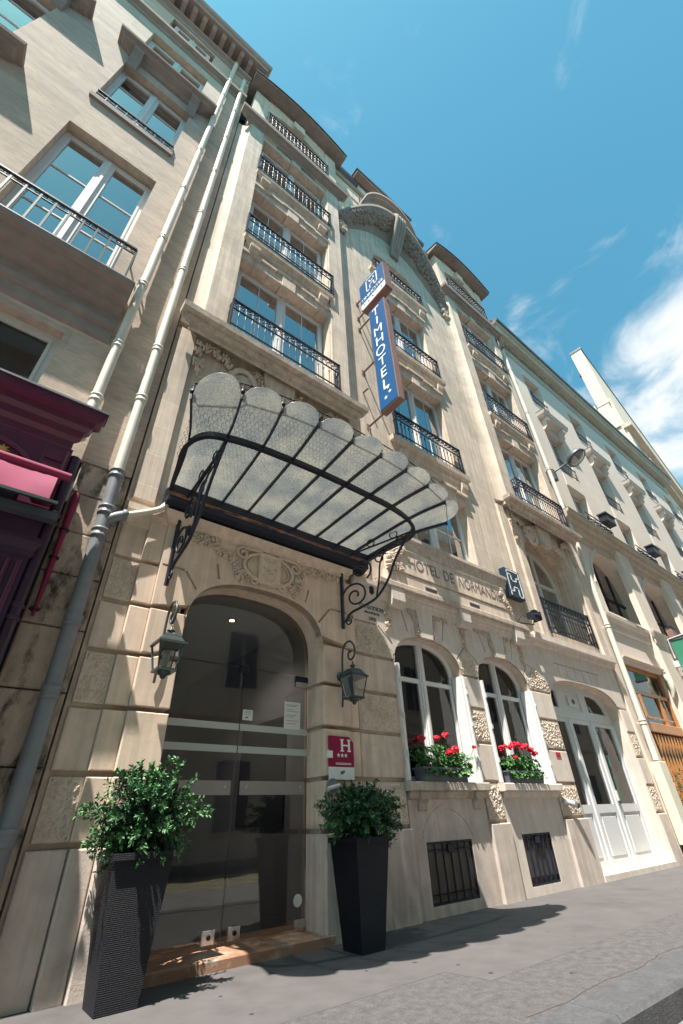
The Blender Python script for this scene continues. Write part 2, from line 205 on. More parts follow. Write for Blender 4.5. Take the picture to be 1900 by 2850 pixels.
# ------------------------------------------------------------------ mesh helpers
class MB:
    def __init__(s): s.v = []; s.f = []; s.sm = []
    def add(s, vs_, fs, smooth=False):
        k = len(s.v); s.v += [tuple(p) for p in vs_]; s.f += [tuple(i+k for i in f) for f in fs]; s.sm += [smooth]*len(fs); return s
    def box(s, x0, x1, y0, y1, z0, z1, c=0.0):
        if c <= 0:
            return s.add([(x0,y0,z0),(x1,y0,z0),(x1,y1,z0),(x0,y1,z0),(x0,y0,z1),(x1,y0,z1),(x1,y1,z1),(x0,y1,z1)], [(0,3,2,1),(4,5,6,7),(0,1,5,4),(1,2,6,5),(2,3,7,6),(3,0,4,7)])
        # front (low y) edges chamfered
        v = []
        for (X0,X1,Z0,Z1,Y) in ((x0+c,x1-c,z0+c,z1-c,y0),(x0,x1,z0,z1,y0+c),(x0,x1,z0,z1,y1)):
            v += [(X0,Y,Z0),(X1,Y,Z0),(X1,Y,Z1),(X0,Y,Z1)]
        f = [(0,1,2,3),(11,10,9,8)]
        for k in (0,4):
            for i in range(4):
                j = (i+1) % 4; f.append((k+i, k+4+i, k+4+j, k+j))
        return s.add(v, f)
    def prism(s, poly, fn, a, b, smooth=False):
        # poly 2D (ccw), fn(u,v,w)->xyz, extruded a..b with caps
        n_ = len(poly); v = [fn(u, w, a) for u, w in poly] + [fn(u, w, b) for u, w in poly]
        f = [(i, (i+1) % n_, n_+(i+1) % n_, n_+i) for i in range(n_)]; s.add(v, f, smooth)
        tri = tessellate_polygon([[Vector((u, w, 0)) for u, w in poly]])
        s.add(v[:n_], [tuple(q) for q in tri]); s.add(v[n_:], [tuple(reversed(q)) for q in tri]); return s
    def tube(s, pts, r, n_=6, closed=False, cap=True):
        P = [Vector(p) for p in pts]; k = len(P); rs = r if isinstance(r, (list, tuple)) else [r]*k
        v = []; up = Vector((0.13, 0.21, 0.97)).normalized(); prev = None
        for i in range(k):
            if closed: d = P[(i+1) % k] - P[i-1]
            else: d = P[min(i+1, k-1)] - P[max(i-1, 0)]
            d.normalize()
            if prev is None:
                a = d.cross(up)
                if a.length < 0.05: a = d.cross(Vector((1, 0, 0)))
                a.normalize()
            else: a = (prev - d*prev.dot(d)); a.normalize()
            prev = a; bb = d.cross(a)
            for j in range(n_):
                th = 2*math.pi*j/n_; v.append(P[i] + (a*math.cos(th) + bb*math.sin(th))*rs[i])
        f = []
        for i in range(k if closed else k-1):
            i2 = (i+1) % k
            for j in range(n_):
                j2 = (j+1) % n_; f.append((i*n_+j, i*n_+j2, i2*n_+j2, i2*n_+j))
        s.add(v, f, n_ > 4)
        if cap and not closed: s.add(v[:n_], [tuple(range(n_))]); s.add(v[-n_:], [tuple(reversed(range(n_)))])
        return s
    def lathe(s, prof, c, n_=12, axis='z', smooth=True):
        v = []; k = len(prof)
        for (r, h) in prof:
            for j in range(n_):
                th = 2*math.pi*(j+0.5)/n_; a = (r*math.cos(th), r*math.sin(th))
                if axis == 'z': v.append((c[0]+a[0], c[1]+a[1], c[2]+h))
                elif axis == 'y': v.append((c[0]+a[0], c[1]+h, c[2]+a[1]))
                else: v.append((c[0]+h, c[1]+a[0], c[2]+a[1]))
        f = []
        for i in range(k-1):
            for j in range(n_):
                j2 = (j+1) % n_; f.append((i*n_+j, i*n_+j2, (i+1)*n_+j2, (i+1)*n_+j))
        s.add(v, f, smooth); s.add(v[:n_], [tuple(reversed(range(n_)))]); s.add(v[-n_:], [tuple(range(n_))]); return s
    def blob(s, c, rx, ry, rz, n_=6, rot=0):
        v = [(0, 0, 1)]; 
        for i in (1, 2):
            ph = math.pi*i/3
            for j in range(n_):
                th = 2*math.pi*j/n_; v.append((math.sin(ph)*math.cos(th), math.sin(ph)*math.sin(th), math.cos(ph)))
        v.append((0, 0, -1)); f = [(0, 1+j, 1+(j+1) % n_) for j in range(n_)] + [(1+j, 1+n_+j, 1+n_+(j+1) % n_, 1+(j+1) % n_) for j in range(n_)] + [(1+2*n_, 1+n_+(j+1) % n_, 1+n_+j) for j in range(n_)]
        cr, sr = math.cos(rot), math.sin(rot); o_ = []
        for x, y, z in v:
            x *= rx; y *= ry; z *= rz; o_.append((c[0]+x*cr-z*sr, c[1]+y, c[2]+x*sr+z*cr))
        return s.add(o_, f, True)
    def sheet(s, outer, holes, y0, depth, back=None):
        # vertical sheet at y0 facing -y with openings; each hole (poly, depth, closed_back)
        loops = [[Vector((x, z, 0)) for x, z in outer]] + [[Vector((x, z, 0)) for x, z in h[0]] for h in holes]
        tri = tessellate_polygon(loops); flat = [p for q in loops for p in q]
        v = [(p.x, y0, p.y) for p in flat]; fs = []
        for q in tri:
            a, b_, c_ = (flat[i] for i in q)
            fs.append(tuple(q) if (b_-a).cross(c_-a).z > 0 else tuple(reversed(q)))
        s.add(v, fs)
        for poly, d, closed in holes:
            n_ = len(poly); vv = [(x, y0, z) for x, z in poly] + [(x, y0+d, z) for x, z in poly]
            s.add(vv, [(i, n_+i, n_+(i+1) % n_, (i+1) % n_) for i in range(n_)])
            if closed:
                tr = tessellate_polygon([[Vector((x, z, 0)) for x, z in poly]]); s.add(vv[n_:], [tuple(q) for q in tr])
        n_ = len(outer); vv = [(x, y0, z) for x, z in outer] + [(x, y0+depth, z) for x, z in outer]
        s.add(vv, [(i, (i+1) % n_, n_+(i+1) % n_, n_+i) for i in range(n_)]); return s
    def build(s, name, m, parent=None, loc=None):
        me = bpy.data.meshes.new(name); me.from_pydata(s.v, [], s.f)
        if len(me.polygons) == len(s.sm): me.polygons.foreach_set('use_smooth', s.sm)
        o_ = bpy.data.objects.new(name, me); col.objects.link(o_)
        me.materials.append(MT[m] if isinstance(m, str) else m)
        if parent is not None: o_.parent = parent
        if loc is not None: o_.location = loc
        return o_
def B(name, m, parent, *a, c=0.0):
    return MB().box(*a, c=c).build(name, m, parent)
def tag(o, label=None, cat=None, group=None, kind=None):
    if label: o['label'] = label
    if cat: o['category'] = cat
    if group: o['group'] = group
    if kind: o['kind'] = kind
    return o
def thing(name, loc, label, cat, group=None):
    o_ = bpy.data.objects.new(name, None); col.objects.link(o_); o_.location = loc; o_.empty_display_size = 0.1
    return tag(o_, label, cat, group)
class At:
    """builds parts in world coordinates under a thing whose Empty stands at its base"""
    def __init__(s, root): s.r = root; s.d = Vector(root.location)
    def put(s, mb, name, m, parent=None):
        o_ = mb.build(name, m, parent or s.r)
        if parent is None or parent is s.r:
            o_.matrix_parent_inverse = Matrix.Translation(-s.d)
        return o_
    def box(s, name, m, *a, c=0.0, parent=None): return s.put(MB().box(*a, c=c), name, m, parent)
def arc(cx_, cz, r, a0, a1, n_=12): return [(cx_+r*math.cos(R(a0+(a1-a0)*i/n_)), cz+r*math.sin(R(a0+(a1-a0)*i/n_))) for i in range(n_+1)]
def basket(x0, x1, zs, rise, z0, p=2.0, n_=16):
    """opening outline with arched head, ccw from bottom left"""
    c = (x0+x1)/2; h = (x1-x0)/2; pts = [(x0, z0), (x1, z0)]
    for i in range(n_+1):
        th = math.pi*i/n_; u = math.cos(th); s_ = math.sin(th)
        uu = math.copysign(abs(u)**(2/p), u); ss = abs(s_)**(2/p); pts.append((c+h*uu, zs+rise*ss))
    return pts
def rect(x0, x1, z0, z1): return [(x0, z0), (x1, z0), (x1, z1), (x0, z1)]
FRONT = lambda u, w, d: (u, d, w)
def moulding(mb, x0, x1, prof, yref):
    """horizontal moulding along x; prof = [(projection, z)...] outline from bottom to top, back at yref"""
    poly = [(0, prof[0][1])] + list(prof) + [(0, prof[-1][1])]
    k = len(poly); v = [(x0, yref-p, z) for p, z in poly] + [(x1, yref-p, z) for p, z in poly]
    mb.add(v, [(i, k+i, k+(i+1) % k, (i+1) % k) for i in range(k)])
    tri = tessellate_polygon([[Vector((p, z, 0)) for p, z in poly]]); mb.add(v[:k], [tuple(q) for q in tri]); mb.add(v[k:], [tuple(reversed(q)) for q in tri])
    return mb
def mould_ret(mb, x0, x1, prof, yref):
    """moulding with mitred returns at both ends (projects sideways as well)"""
    rows = []
    for p, z in prof: rows.append([(x0-p, yref, z), (x0-p, yref-p, z), (x1+p, yref-p, z), (x1+p, yref, z)])
    v = [q for r_ in rows for q in r_]; f = []
    for i in range(len(rows)-1):
        for j in range(3): f.append((i*4+j, i*4+j+1, i*4+j+5, i*4+j+4))
    mb.add(v, f); k = len(rows)-1; mb.add(rows[0], [(3, 2, 1, 0)]); mb.add(rows[k], [(0, 1, 2, 3)]); return mb
def text_mesh(s, size, depth=0.004):
    cu_ = bpy.data.curves.new('lettering', 'FONT'); cu_.body = s; cu_.size = size; cu_.extrude = depth; cu_.align_x = 'CENTER'; cu_.align_y = 'CENTER'
    o_ = bpy.data.objects.new('lettering', cu_); col.objects.link(o_); bpy.context.view_layer.update()
    me = bpy.data.meshes.new_from_object(o_.evaluated_get(bpy.context.evaluated_depsgraph_get())); bpy.data.objects.remove(o_, do_unlink=True); bpy.data.curves.remove(cu_); return me
def letter(s, size, mtx, m, parent, at=None, name='lettering', sx=1.0, width=None):
    me = text_mesh(s, size)
    if width: xs_ = [v_.co.x for v_ in me.vertices]; sx = width/(max(xs_)-min(xs_))
    me.transform(Matrix.Scale(sx, 4, (1, 0, 0))); me.transform(mtx); me.materials.clear(); me.materials.append(MT[m]); o_ = bpy.data.objects.new(name, me); col.objects.link(o_); o_.parent = parent
    if at is not None: o_.matrix_parent_inverse = Matrix.Translation(-at.d)
    return o_
def mfront(x, y, z): return Matrix.Translation((x, y, z)) @ Matrix.Rotation(R(90), 4, 'X')      # reads from -y
def mleft(x, y, z): return Matrix.Translation((x, y, z)) @ Matrix.Rotation(R(-90), 4, 'Z') @ Matrix.Rotation(R(90), 4, 'X')  # reads from -x
def copy_to(o, parent, dx=0, dy=0, dz=0):
    c = o.copy(); col.objects.link(c); c.parent = parent; c.matrix_parent_inverse = o.matrix_parent_inverse; c.location = (o.location.x+dx, o.location.y+dy, o.location.z+dz); return c
def smooth_curve(pts, n_=5):
    P = [Vector(p) for p in pts]; out = []
    for i in range(len(P)-1):
        p0 = P[max(i-1, 0)]; p1 = P[i]; p2 = P[i+1]; p3 = P[min(i+2, len(P)-1)]
        for k in range(n_):
            t_ = k/n_; out.append(0.5*((2*p1)+(p2-p0)*t_+(2*p0-5*p1+4*p2-p3)*t_*t_+(3*p1-p0-3*p2+p3)*t_**3))
    out.append(P[-1]); return out
def spiral(c, r0, r1, a0, turns, n_=26):
    """(u,v) points of a spiral"""
    return [(c[0]+(r0+(r1-r0)*i/n_)*math.cos(R(a0+360*turns*i/n_)), c[1]+(r0+(r1-r0)*i/n_)*math.sin(R(a0+360*turns*i/n_))) for i in range(n_+1)]

# ------------------------------------------------------------------ ground
road = MB().add([(-1500,-1500,-0.14),(1500,-1500,-0.14),(1500,1500,-0.14),(-1500,1500,-0.14)], [(0,1,2,3)]).build('road', 'road'); tag(road, kind='structure')
sw = MB().box(-60, 90, -2.335, 0.5, -0.3, 0.0).build('pavement', 'asph2'); tag(sw, kind='structure')
patch = MB().add([(-60,-1.33,0.0008),(3.36,-1.37,0.0008),(3.43,-1.735,0.0008),(90,-1.735,0.0008),(90,0.45,0.0008),(-60,0.45,0.0008)], [(0,1,2,3,4,5)]).build('smooth_asphalt', 'asph', sw)
r_ = random.Random(9)
for k in range(26):    # gum spots and small tar repairs
    xx, yy = r_.uniform(1.5, 9), r_.uniform(-2.2, -0.3); rr = r_.uniform(0.008, 0.022); nn = 8
    MB().add([(xx+rr*r_.uniform(.7, 1.2)*math.cos(2*math.pi*j/nn), yy+rr*r_.uniform(.7, 1.2)*math.sin(2*math.pi*j/nn), 0.0016) for j in range(nn)], [tuple(range(nn))]).build('gum_spot', 'gum', sw)
cr = [(3.0+i*0.12, -2.285+r_.uniform(-0.012, 0.012)-0.02*math.sin(i*0.7)) for i in range(34)]; v = []
for i, (xx, yy) in enumerate(cr): v += [(xx, yy-0.0022, 0.001), (xx, yy+0.0022, 0.001)]
MB().add(v, [(2*i, 2*i+2, 2*i+3, 2*i+1) for i in range(len(cr)-1)]).build('asphalt_crack', 'gum', sw)
kerb = bpy.data.objects.new('kerb', None); col.objects.link(kerb); tag(kerb, kind='structure')
x = -3.0; first = None; i = 0
while x < 26:
    w = 1.06
    k = MB(); k.prism([(-2.63,-0.3),(-2.338,-0.3),(-2.338,0.006),(-2.60,0.006),(-2.63,-0.02)], lambda u, v_, d: (d, u, v_), 0.004, w-0.004) if first is None else None
    if first is None: first = k.build('kerb_stone', 'granite', kerb); first.location.x = x
    else:
        c = first.copy(); col.objects.link(c); c.parent = kerb; c.location.x = x; c.location.z = rnd.uniform(-0.004, 0.003)
    x += w; i += 1
for k, yy in enumerate((-6.1, -6.75, -7.4)):
    tag(B('road_marking', 'yellow', None, -4, 14, yy-0.06, yy+0.06, -0.1395, -0.134), kind='structure')
far_kerb = MB().box(-60, 90, -12, -8.6, -0.3, 0.0).build('opposite_pavement', 'asph2'); tag(far_kerb, kind='structure')

# ------------------------------------------------------------------ railings and windows (shared meshes)
SHARED = {}
def shared(key, fn):
    if key not in SHARED: SHARED[key] = fn()
    return SHARED[key]
def inst(name, me, m, parent, loc):
    if not me.materials: me.materials.append(MT[m])
    o_ = bpy.data.objects.new(name, me); col.objects.link(o_); o_.parent = parent; o_.location = loc; return o_
def mesh_of(mb, name):
    me = bpy.data.meshes.new(name); me.from_pydata(mb.v, [], mb.f); me.polygons.foreach_set('use_smooth', mb.sm); return me
def railing(A, x0, x1, y, z0, h=0.76, ends=0.12, ornate=True):
    """front railing at y with short returns to the wall, bars and a band of scrolls as sub-parts"""
    mb = MB(); w = x1-x0; t_ = 0.011
    mb.box(x0-0.02, x1+0.02, y-0.020, y+0.020, z0+h-0.028, z0+h)                # hand rail
    for zz in (z0+0.02, z0+0.12, z0+h-0.24): mb.box(x0, x1, y-t_, y+t_, zz-0.009, zz+0.009)
    for xx in (x0, x1):
        mb.box(xx-0.016, xx+0.016, y-0.016, y+0.016, z0-0.02, z0+h+0.02)
        for zz in (z0+0.12, z0+h-0.24, z0+h-0.015): mb.box(xx-0.009, xx+0.009, y, y+ends+0.1, zz-0.009, zz+0.009)
        for k in range(2):
            yy = y+ends*(k+1)/2; mb.box(xx-0.008, xx+0.008, yy-0.008, yy+0.008, z0, z0+h-0.02)
    rail = A.put(mb, 'railing', 'iron')
    n_ = max(4, int(round(w/0.125))); bl = h-0.04
    def bar():
        b_ = MB(); b_.tube([(0,0,0.02),(0,0,bl*0.52),(0,0,bl*0.58),(0,0,bl*0.64),(0,0,bl)], [0.0075,0.0075,0.019,0.0075,0.0075], 5); return mesh_of(b_, 'baluster')
    me = shared(('bar', round(bl, 3)), bar)
    for i in range(1, n_):
        inst('baluster', me, 'iron', rail, (x0+w*i/n_, y, z0)).matrix_parent_inverse = Matrix()
    if ornate:
        def scrolls():
            b_ = MB(); step = w/n_
            for i in range(n_):
                cx_ = step*(i+0.5)
                for (cz, s_) in ((-0.135, 1), (-0.075, -1)):
                    pts = spiral((cx_+s_*0.012, cz), 0.044, 0.010, 90*s_, 1.25*s_, 9); b_.tube([(p, 0, q) for p, q in pts], 0.0075, 4, cap=False)
                b_.tube([(cx_, 0, -0.27), (cx_+0.02, 0, -0.22), (cx_, 0, -0.18)], 0.006, 3, cap=False)
                b_.blob((cx_+step/2, 0, -0.105), 0.020, 0.014, 0.03, 5)
            return mesh_of(b_, 'scroll_band')
        me2 = shared(('scr', round(w, 2), n_), scrolls); inst('scroll_band', me2, 'iron', rail, (x0, y, z0+h))
    return rail
def win(A, x0, x1, z0, z1, y, leaves=2, bars=2, fw=0.06, m='white', g='glass', curtain='curtain', cz=1.0, open_leaf=False, room=True, shade=0.0, vbar=0):
    """casement: frame part with panes, glazing bars and curtain as sub-parts"""
    mb = MB(); mb.box(x0, x0+fw, y-0.03, y+0.05, z0, z1).box(x1-fw, x1, y-0.03, y+0.05, z0, z1).box(x0+fw, x1-fw, y-0.03, y+0.05, z1-fw, z1).box(x0+fw, x1-fw, y-0.03, y+0.05, z0, z0+fw*1.3)
    xs = [x0+fw+(x1-x0-2*fw)*i/leaves for i in range(leaves+1)]
    for i in range(1, leaves): mb.box(xs[i]-0.06, xs[i]+0.06, y-0.045, y+0.04, z0+fw*1.3, z1-fw).box(xs[i]-0.022, xs[i]+0.022, y-0.065, y-0.045, z0+fw*1.3, z1-fw)
    fr = A.put(mb, 'window', m)
    for i in range(leaves):
        a = xs[i]+(0.06 if i else 0.0); b_ = xs[i+1]-(0.06 if i < leaves-1 else 0.0)
        st = 0.035
        A.put(MB().box(a, a+st, y-0.038, y+0.03, z0+fw*1.3, z1-fw).box(b_-st, b_, y-0.038, y+0.03, z0+fw*1.3, z1-fw).box(a+st, b_-st, y-0.038, y+0.03, z1-fw-0.05, z1-fw).box(a+st, b_-st, y-0.038, y+0.03, z0+fw*1.3, z0+fw*1.3+0.12), 'sash', m, fr)
        A.put(MB().box(a+st, b_-st, y, y+0.008, z0+fw*1.3+0.12, z1-fw-0.05), 'pane', g, fr)
        for k in range(bars):
            zz = z0+(z1-z0)*(k+1)/(bars+1); A.put(MB().box(a+st, b_-st, y-0.018, y-0.001, zz-0.012, zz+0.012), 'glazing_bar', m, fr)
        for k in range(vbar):
            xx = a+st+(b_-a-2*st)*(k+1)/(vbar+1); A.put(MB().box(xx-0.008, xx+0.008, y-0.012, y-0.001, z0+fw*1.3+0.12, z1-fw-0.05), 'glazing_bar', m, fr)
    if curtain:
        q0 = random.Random(int(x0*37+z0*91)); cz = cz*q0.choice((1.0, 1.0, 0.75, 0.55)); shade = q0.choice((0, 0, 0.12, 0.3)) if cz == 1.0 else 0
        c_ = MB(); n_ = 24; v = []
        zt = z1-fw-0.02-shade*(z1-z0); zb = z0+(1-cz)*(z1-z0)
        for i in range(n_+1):
            xx = x0+fw+(x1-x0-2*fw)*i/n_; yy = y+0.14+0.025*math.sin(i*2.3+x0); v += [(xx, yy, zb), (xx, yy, zt)]
        c_.add(v, [(2*i, 2*i+2, 2*i+3, 2*i+1) for i in range(n_)], True); A.put(c_, 'curtain', curtain, fr)
    return fr
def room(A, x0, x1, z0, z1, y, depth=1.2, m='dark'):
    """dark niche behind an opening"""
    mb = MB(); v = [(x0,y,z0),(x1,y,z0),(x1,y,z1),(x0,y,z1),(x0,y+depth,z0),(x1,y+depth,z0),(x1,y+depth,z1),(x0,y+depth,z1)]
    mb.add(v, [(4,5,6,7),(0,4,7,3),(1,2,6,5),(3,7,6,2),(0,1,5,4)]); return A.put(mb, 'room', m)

# ------------------------------------------------------------------ the hotel
hotel = thing('hotel_building', (6.3, 0.3, 0), 'beige limestone hotel with two bow bays, arched doorway and carved ornament', 'building'); H = At(hotel)
def block(x0, x1, y0, y1, z0, z1, m='stone', name='stone_block'): return H.box(name, m, x0, x1, y0, y1, z0, z1, c=0.008)
def rough_block(x0, x1, y0, y1, z0, z1, name='rough_block'):
    """margin-drafted block with a picked, pitted face"""
    mb = MB(); r_ = random.Random(int(x0*100+z0*1000)); mgn = 0.018
    nx = max(6, int((x1-x0)/0.017)); nz = max(6, int((z1-z0)/0.017)); v = []
    for j in range(nz+1):
        for i in range(nx+1):
            e = min(i, nx-i, j, nz-j); p = 0 if e == 0 else (r_.random()**1.3)*0.020-0.007
            v.append((x0+mgn+(x1-x0-2*mgn)*i/nx + (0 if e == 0 else r_.uniform(-.004, .004)), y0-p, z0+mgn+(z1-z0-2*mgn)*j/nz+(0 if e == 0 else r_.uniform(-.004, .004))))
    mb.add(v, [(j*(nx+1)+i, j*(nx+1)+i+1, (j+1)*(nx+1)+i+1, (j+1)*(nx+1)+i) for j in range(nz) for i in range(nx)])
    mb.box(x0, x1, y0+0.0, y1, z0, z1); return H.put(mb, name, 'rough')
ZJ = [0.84, 1.30, 1.80, 2.27, 2.75, 3.22, 3.72]      # joints of the rusticated base
g_ = 0.022
# --- base wall core with openings (joint plane), x 0.66..11.95
W1 = basket(4.57, 6.04, 2.74, 0.46, 1.25, 2.3); W2 = basket(6.48, 7.94, 2.74, 0.46, 1.25, 2.3)
DOOR = basket(1.46, 3.30, 2.60, 0.67, 0.03, 2.7, 22); WD = basket(8.62, 11.44, 2.50, 0.60, 0.05, 3.2, 20)
C1 = rect(4.80, 5.64, 0.10, 0.67); C2 = rect(6.75, 7.48, 0.10, 0.68)
core = MB().sheet(rect(0.66, 11.96, -0.1, 3.90), [(DOOR, 0.28, False), (basket(4.54, 6.07, 2.75, 0.48, 1.22, 2.3), 0.20, False), (basket(6.465, 7.955, 2.75, 0.48, 1.22, 2.3), 0.20, False), (basket(8.60, 11.46, 2.51, 0.62, 0.03, 3.2, 20), 0.28, False)], 0.045, 0.8)
H.put(core, 'base_wall', 'stone')
# --- left pier (rough panels, two stepped pilasters)
H.box('plinth_block', 'plinth', 0.68, 0.955, -0.012, 0.045, -0.02, ZJ[0]-g_, c=0.01); H.box('plinth_block', 'plinth', 0.962, 1.14, -0.055, 0.045, -0.02, ZJ[0]-g_, c=0.01); H.box('plinth_block', 'plinth', 1.147, 1.50, -0.095, 0.33, -0.02, ZJ[0]-g_, c=0.01)
for k in range(6):
    z0 = ZJ[k]+g_; z1 = ZJ[k+1]-g_
    if k % 2 == 0: rough_block(0.70, 0.945, 0.0, 0.045, z0, z1)
    else: block(0.69, 0.95, 0.0, 0.045, z0, z1)
    block(0.95, 1.14, -0.04, 0.045, z0, z1, 'portal')
    if k < 4: block(1.14, 1.50, -0.08, 0.32, z0, z1, 'portal')
    # right of the doorway
    if k < 4: block(3.26, 3.655, -0.08, 0.32, z0, z1, 'portal')
    block(3.655, 3.82, -0.04, 0.045, z0, z1, 'portal')
H.box('plinth_block', 'plinth', 3.26, 3.665, -0.095, 0.33, -0.02, ZJ[0]-g_, c=0.01); H.box('plinth_block', 'plinth', 3.672, 3.83, -0.055, 0.045, -0.02, ZJ[0]-g_, c=0.01)
# doorway head with its joints cut in
hd = [(1.14, 2.772), (1.50, 2.772)] + list(reversed(basket(1.50, 3.26, 2.59, 0.64, 0.05, 2.7, 22)[2:]))
hd = [(1.14, 2.772)] + [(x_, z_) for x_, z_ in reversed(basket(1.50, 3.26, 2.59, 0.64, 0.05, 2.7, 22)[2:]) if z_ > 2.772] + [(3.655, 2.772), (3.655, 3.86), (1.14, 3.86)]
def groove(x0, z0, x1, z1, w=0.014):
    d = Vector((x1-x0, z1-z0)); d.normalize(); nrm = Vector((-d.y, d.x))*w
    return [(x0-nrm.x, z0-nrm.y), (x1-nrm.x, z1-nrm.y), (x1+nrm.x, z1+nrm.y), (x0+nrm.x, z0+nrm.y)]
gv = [groove(1.16, 3.22, 1.40, 3.22), groove(1.42, 3.21, 1.56, 3.03), groove(1.76, 3.40, 1.80, 3.22), groove(2.98, 3.22, 3.03, 3.40), groove(3.19, 3.00, 3.36, 3.21), groove(3.38, 3.22, 3.64, 3.22)]
mb = MB().sheet(hd, [(q, 0.03, True) for q in gv], -0.08, 0.12); H.put(mb, 'arch_head', 'portal')
n_ = 22; bk = basket(1.50, 3.26, 2.59, 0.64, 0.05, 2.7, 22)[2:]
mb = MB(); v = [(x_, -0.08, z_) for x_, z_ in bk]+[(x_, 0.33, z_) for x_, z_ in bk]; k = len(bk); mb.add(v, [(i, i+1, k+i+1, k+i) for i in range(k-1)], True); H.put(mb, 'arch_reveal', 'portal')
for u in (1.93, 2.30, 2.66):   # pale mortar lines of the voussoirs
    zz = 2.59+0.64*(1-abs((u-2.38)/0.88)**2.7)**(1/2.7); d = 0.16*(u-2.30)
    H.put(MB().prism(groove(u, zz+0.012, u+d*1.6, zz+0.19, 0.003), FRONT, -0.0815, -0.079), 'mortar_joint', 'pale')
H.put(mould_ret(MB(), 1.14, 3.655, [(0.0, 3.72), (0.035, 3.73), (0.035, 3.77), (0.07, 3.80), (0.09, 3.86)], -0.08), 'doorway_cornice', 'portal')
# cartouche with shield over the doorway
mb = MB(); yc = -0.085
def ring(cx_, cz, rx, rz, r_, y_, a0=0, a1=360, n2=28): return [(cx_+rx*math.cos(R(a0+(a1-a0)*i/n2)), y_, cz+rz*math.sin(R(a0+(a1-a0)*i/n2))) for i in range(n2+1)]
mb.tube(ring(2.42, 3.50, 0.34, 0.20, 0, yc-0.02), 0.024, 6); mb.tube(ring(2.42, 3.50, 0.29, 0.165, 0, yc-0.012), 0.011, 5)
mb.prism([(2.27,3.33),(2.33,3.305),(2.42,3.285),(2.51,3.305),(2.57,3.33),(2.57,3.68),(2.27,3.68)], FRONT, yc-0.045, yc)
mb.tube([(2.27,yc-0.04,3.68),(2.57,yc-0.04,3.68)], 0.02, 6)
for s_ in (-1, 1):
    mb.tube([(p, yc-0.03, q) for p, q in spiral((2.42+s_*0.37, 3.62), 0.085, 0.02, 90, -1.3*s_, 14)], 0.018, 5)
    mb.tube([(p, yc-0.03, q) for p, q in spiral((2.42+s_*0.20, 3.30), 0.055, 0.015, 90, 1.2*s_, 12)], 0.014, 5)
    mb.tube(smooth_curve([(2.42+s_*0.12, yc-0.03, 3.71), (2.42+s_*0.25, yc-0.045, 3.70), (2.42+s_*0.36, yc-0.03, 3.70)]), 0.022, 5)
H.put(mb, 'cartouche', 'carved')
mb = MB()
for (dx_, dz_) in ((0, 0.10), (0, -0.03), (0, -0.13)):   # two lions passant and a crown suggested by small relief lumps
    for q in range(5): mb.blob((2.36+q*0.03+dx_, yc-0.047, 3.50+dz_+0.015*math.sin(q*2)), 0.022, 0.012, 0.020, 5)
    mb.blob((2.345+dx_, yc-0.05, 3.525+dz_), 0.018, 0.014, 0.02, 5)
    mb.tube([(2.49, yc-0.048, 3.50+dz_), (2.51, yc-0.05, 3.54+dz_), (2.48, yc-0.05, 3.56+dz_)], 0.007, 4)
H.put(mb, 'shield_relief', 'carved')
def garland(pts, y, r=0.05, n_=40, m='carved', name='garland', seed=1, parent=None, dep=0.6):
    r_ = random.Random(seed); c_ = smooth_curve([(p[0], y, p[1]) for p in pts], 12); mb = MB()
    for k in range(n_):
        p = c_[int(k/(n_)*(len(c_)-1))]; rr = r*r_.uniform(0.35, 0.75); ox = r_.uniform(-1, 1)*r*0.85; oz = r_.uniform(-1, 1)*r*0.85
        if k % 3 == 0:   # blossom: ring of lumps
            for q in range(5): mb.blob((p.x+ox+rr*0.75*math.cos(q*1.257), y-0.01, p.z+oz+rr*0.75*math.sin(q*1.257)), rr*0.48, r*dep*0.6, rr*0.48, 5)
            mb.blob((p.x+ox, y-0.02, p.z+oz), rr*0.3, r*dep*0.7, rr*0.3, 5)
        else: mb.blob((p.x+ox, y, p.z+oz), rr*1.25, r*dep, rr*0.45, 5, r_.uniform(0, 3.14))
    return H.put(mb, name, m)
garland([(1.40,3.66),(1.62,3.64),(1.85,3.56),(2.00,3.42),(2.12,3.26)], -0.085, 0.075, 46, seed=3)
garland([(3.50,3.70),(3.22,3.68),(2.98,3.58),(2.84,3.42),(2.74,3.28)], -0.085, 0.075, 46, seed=4)
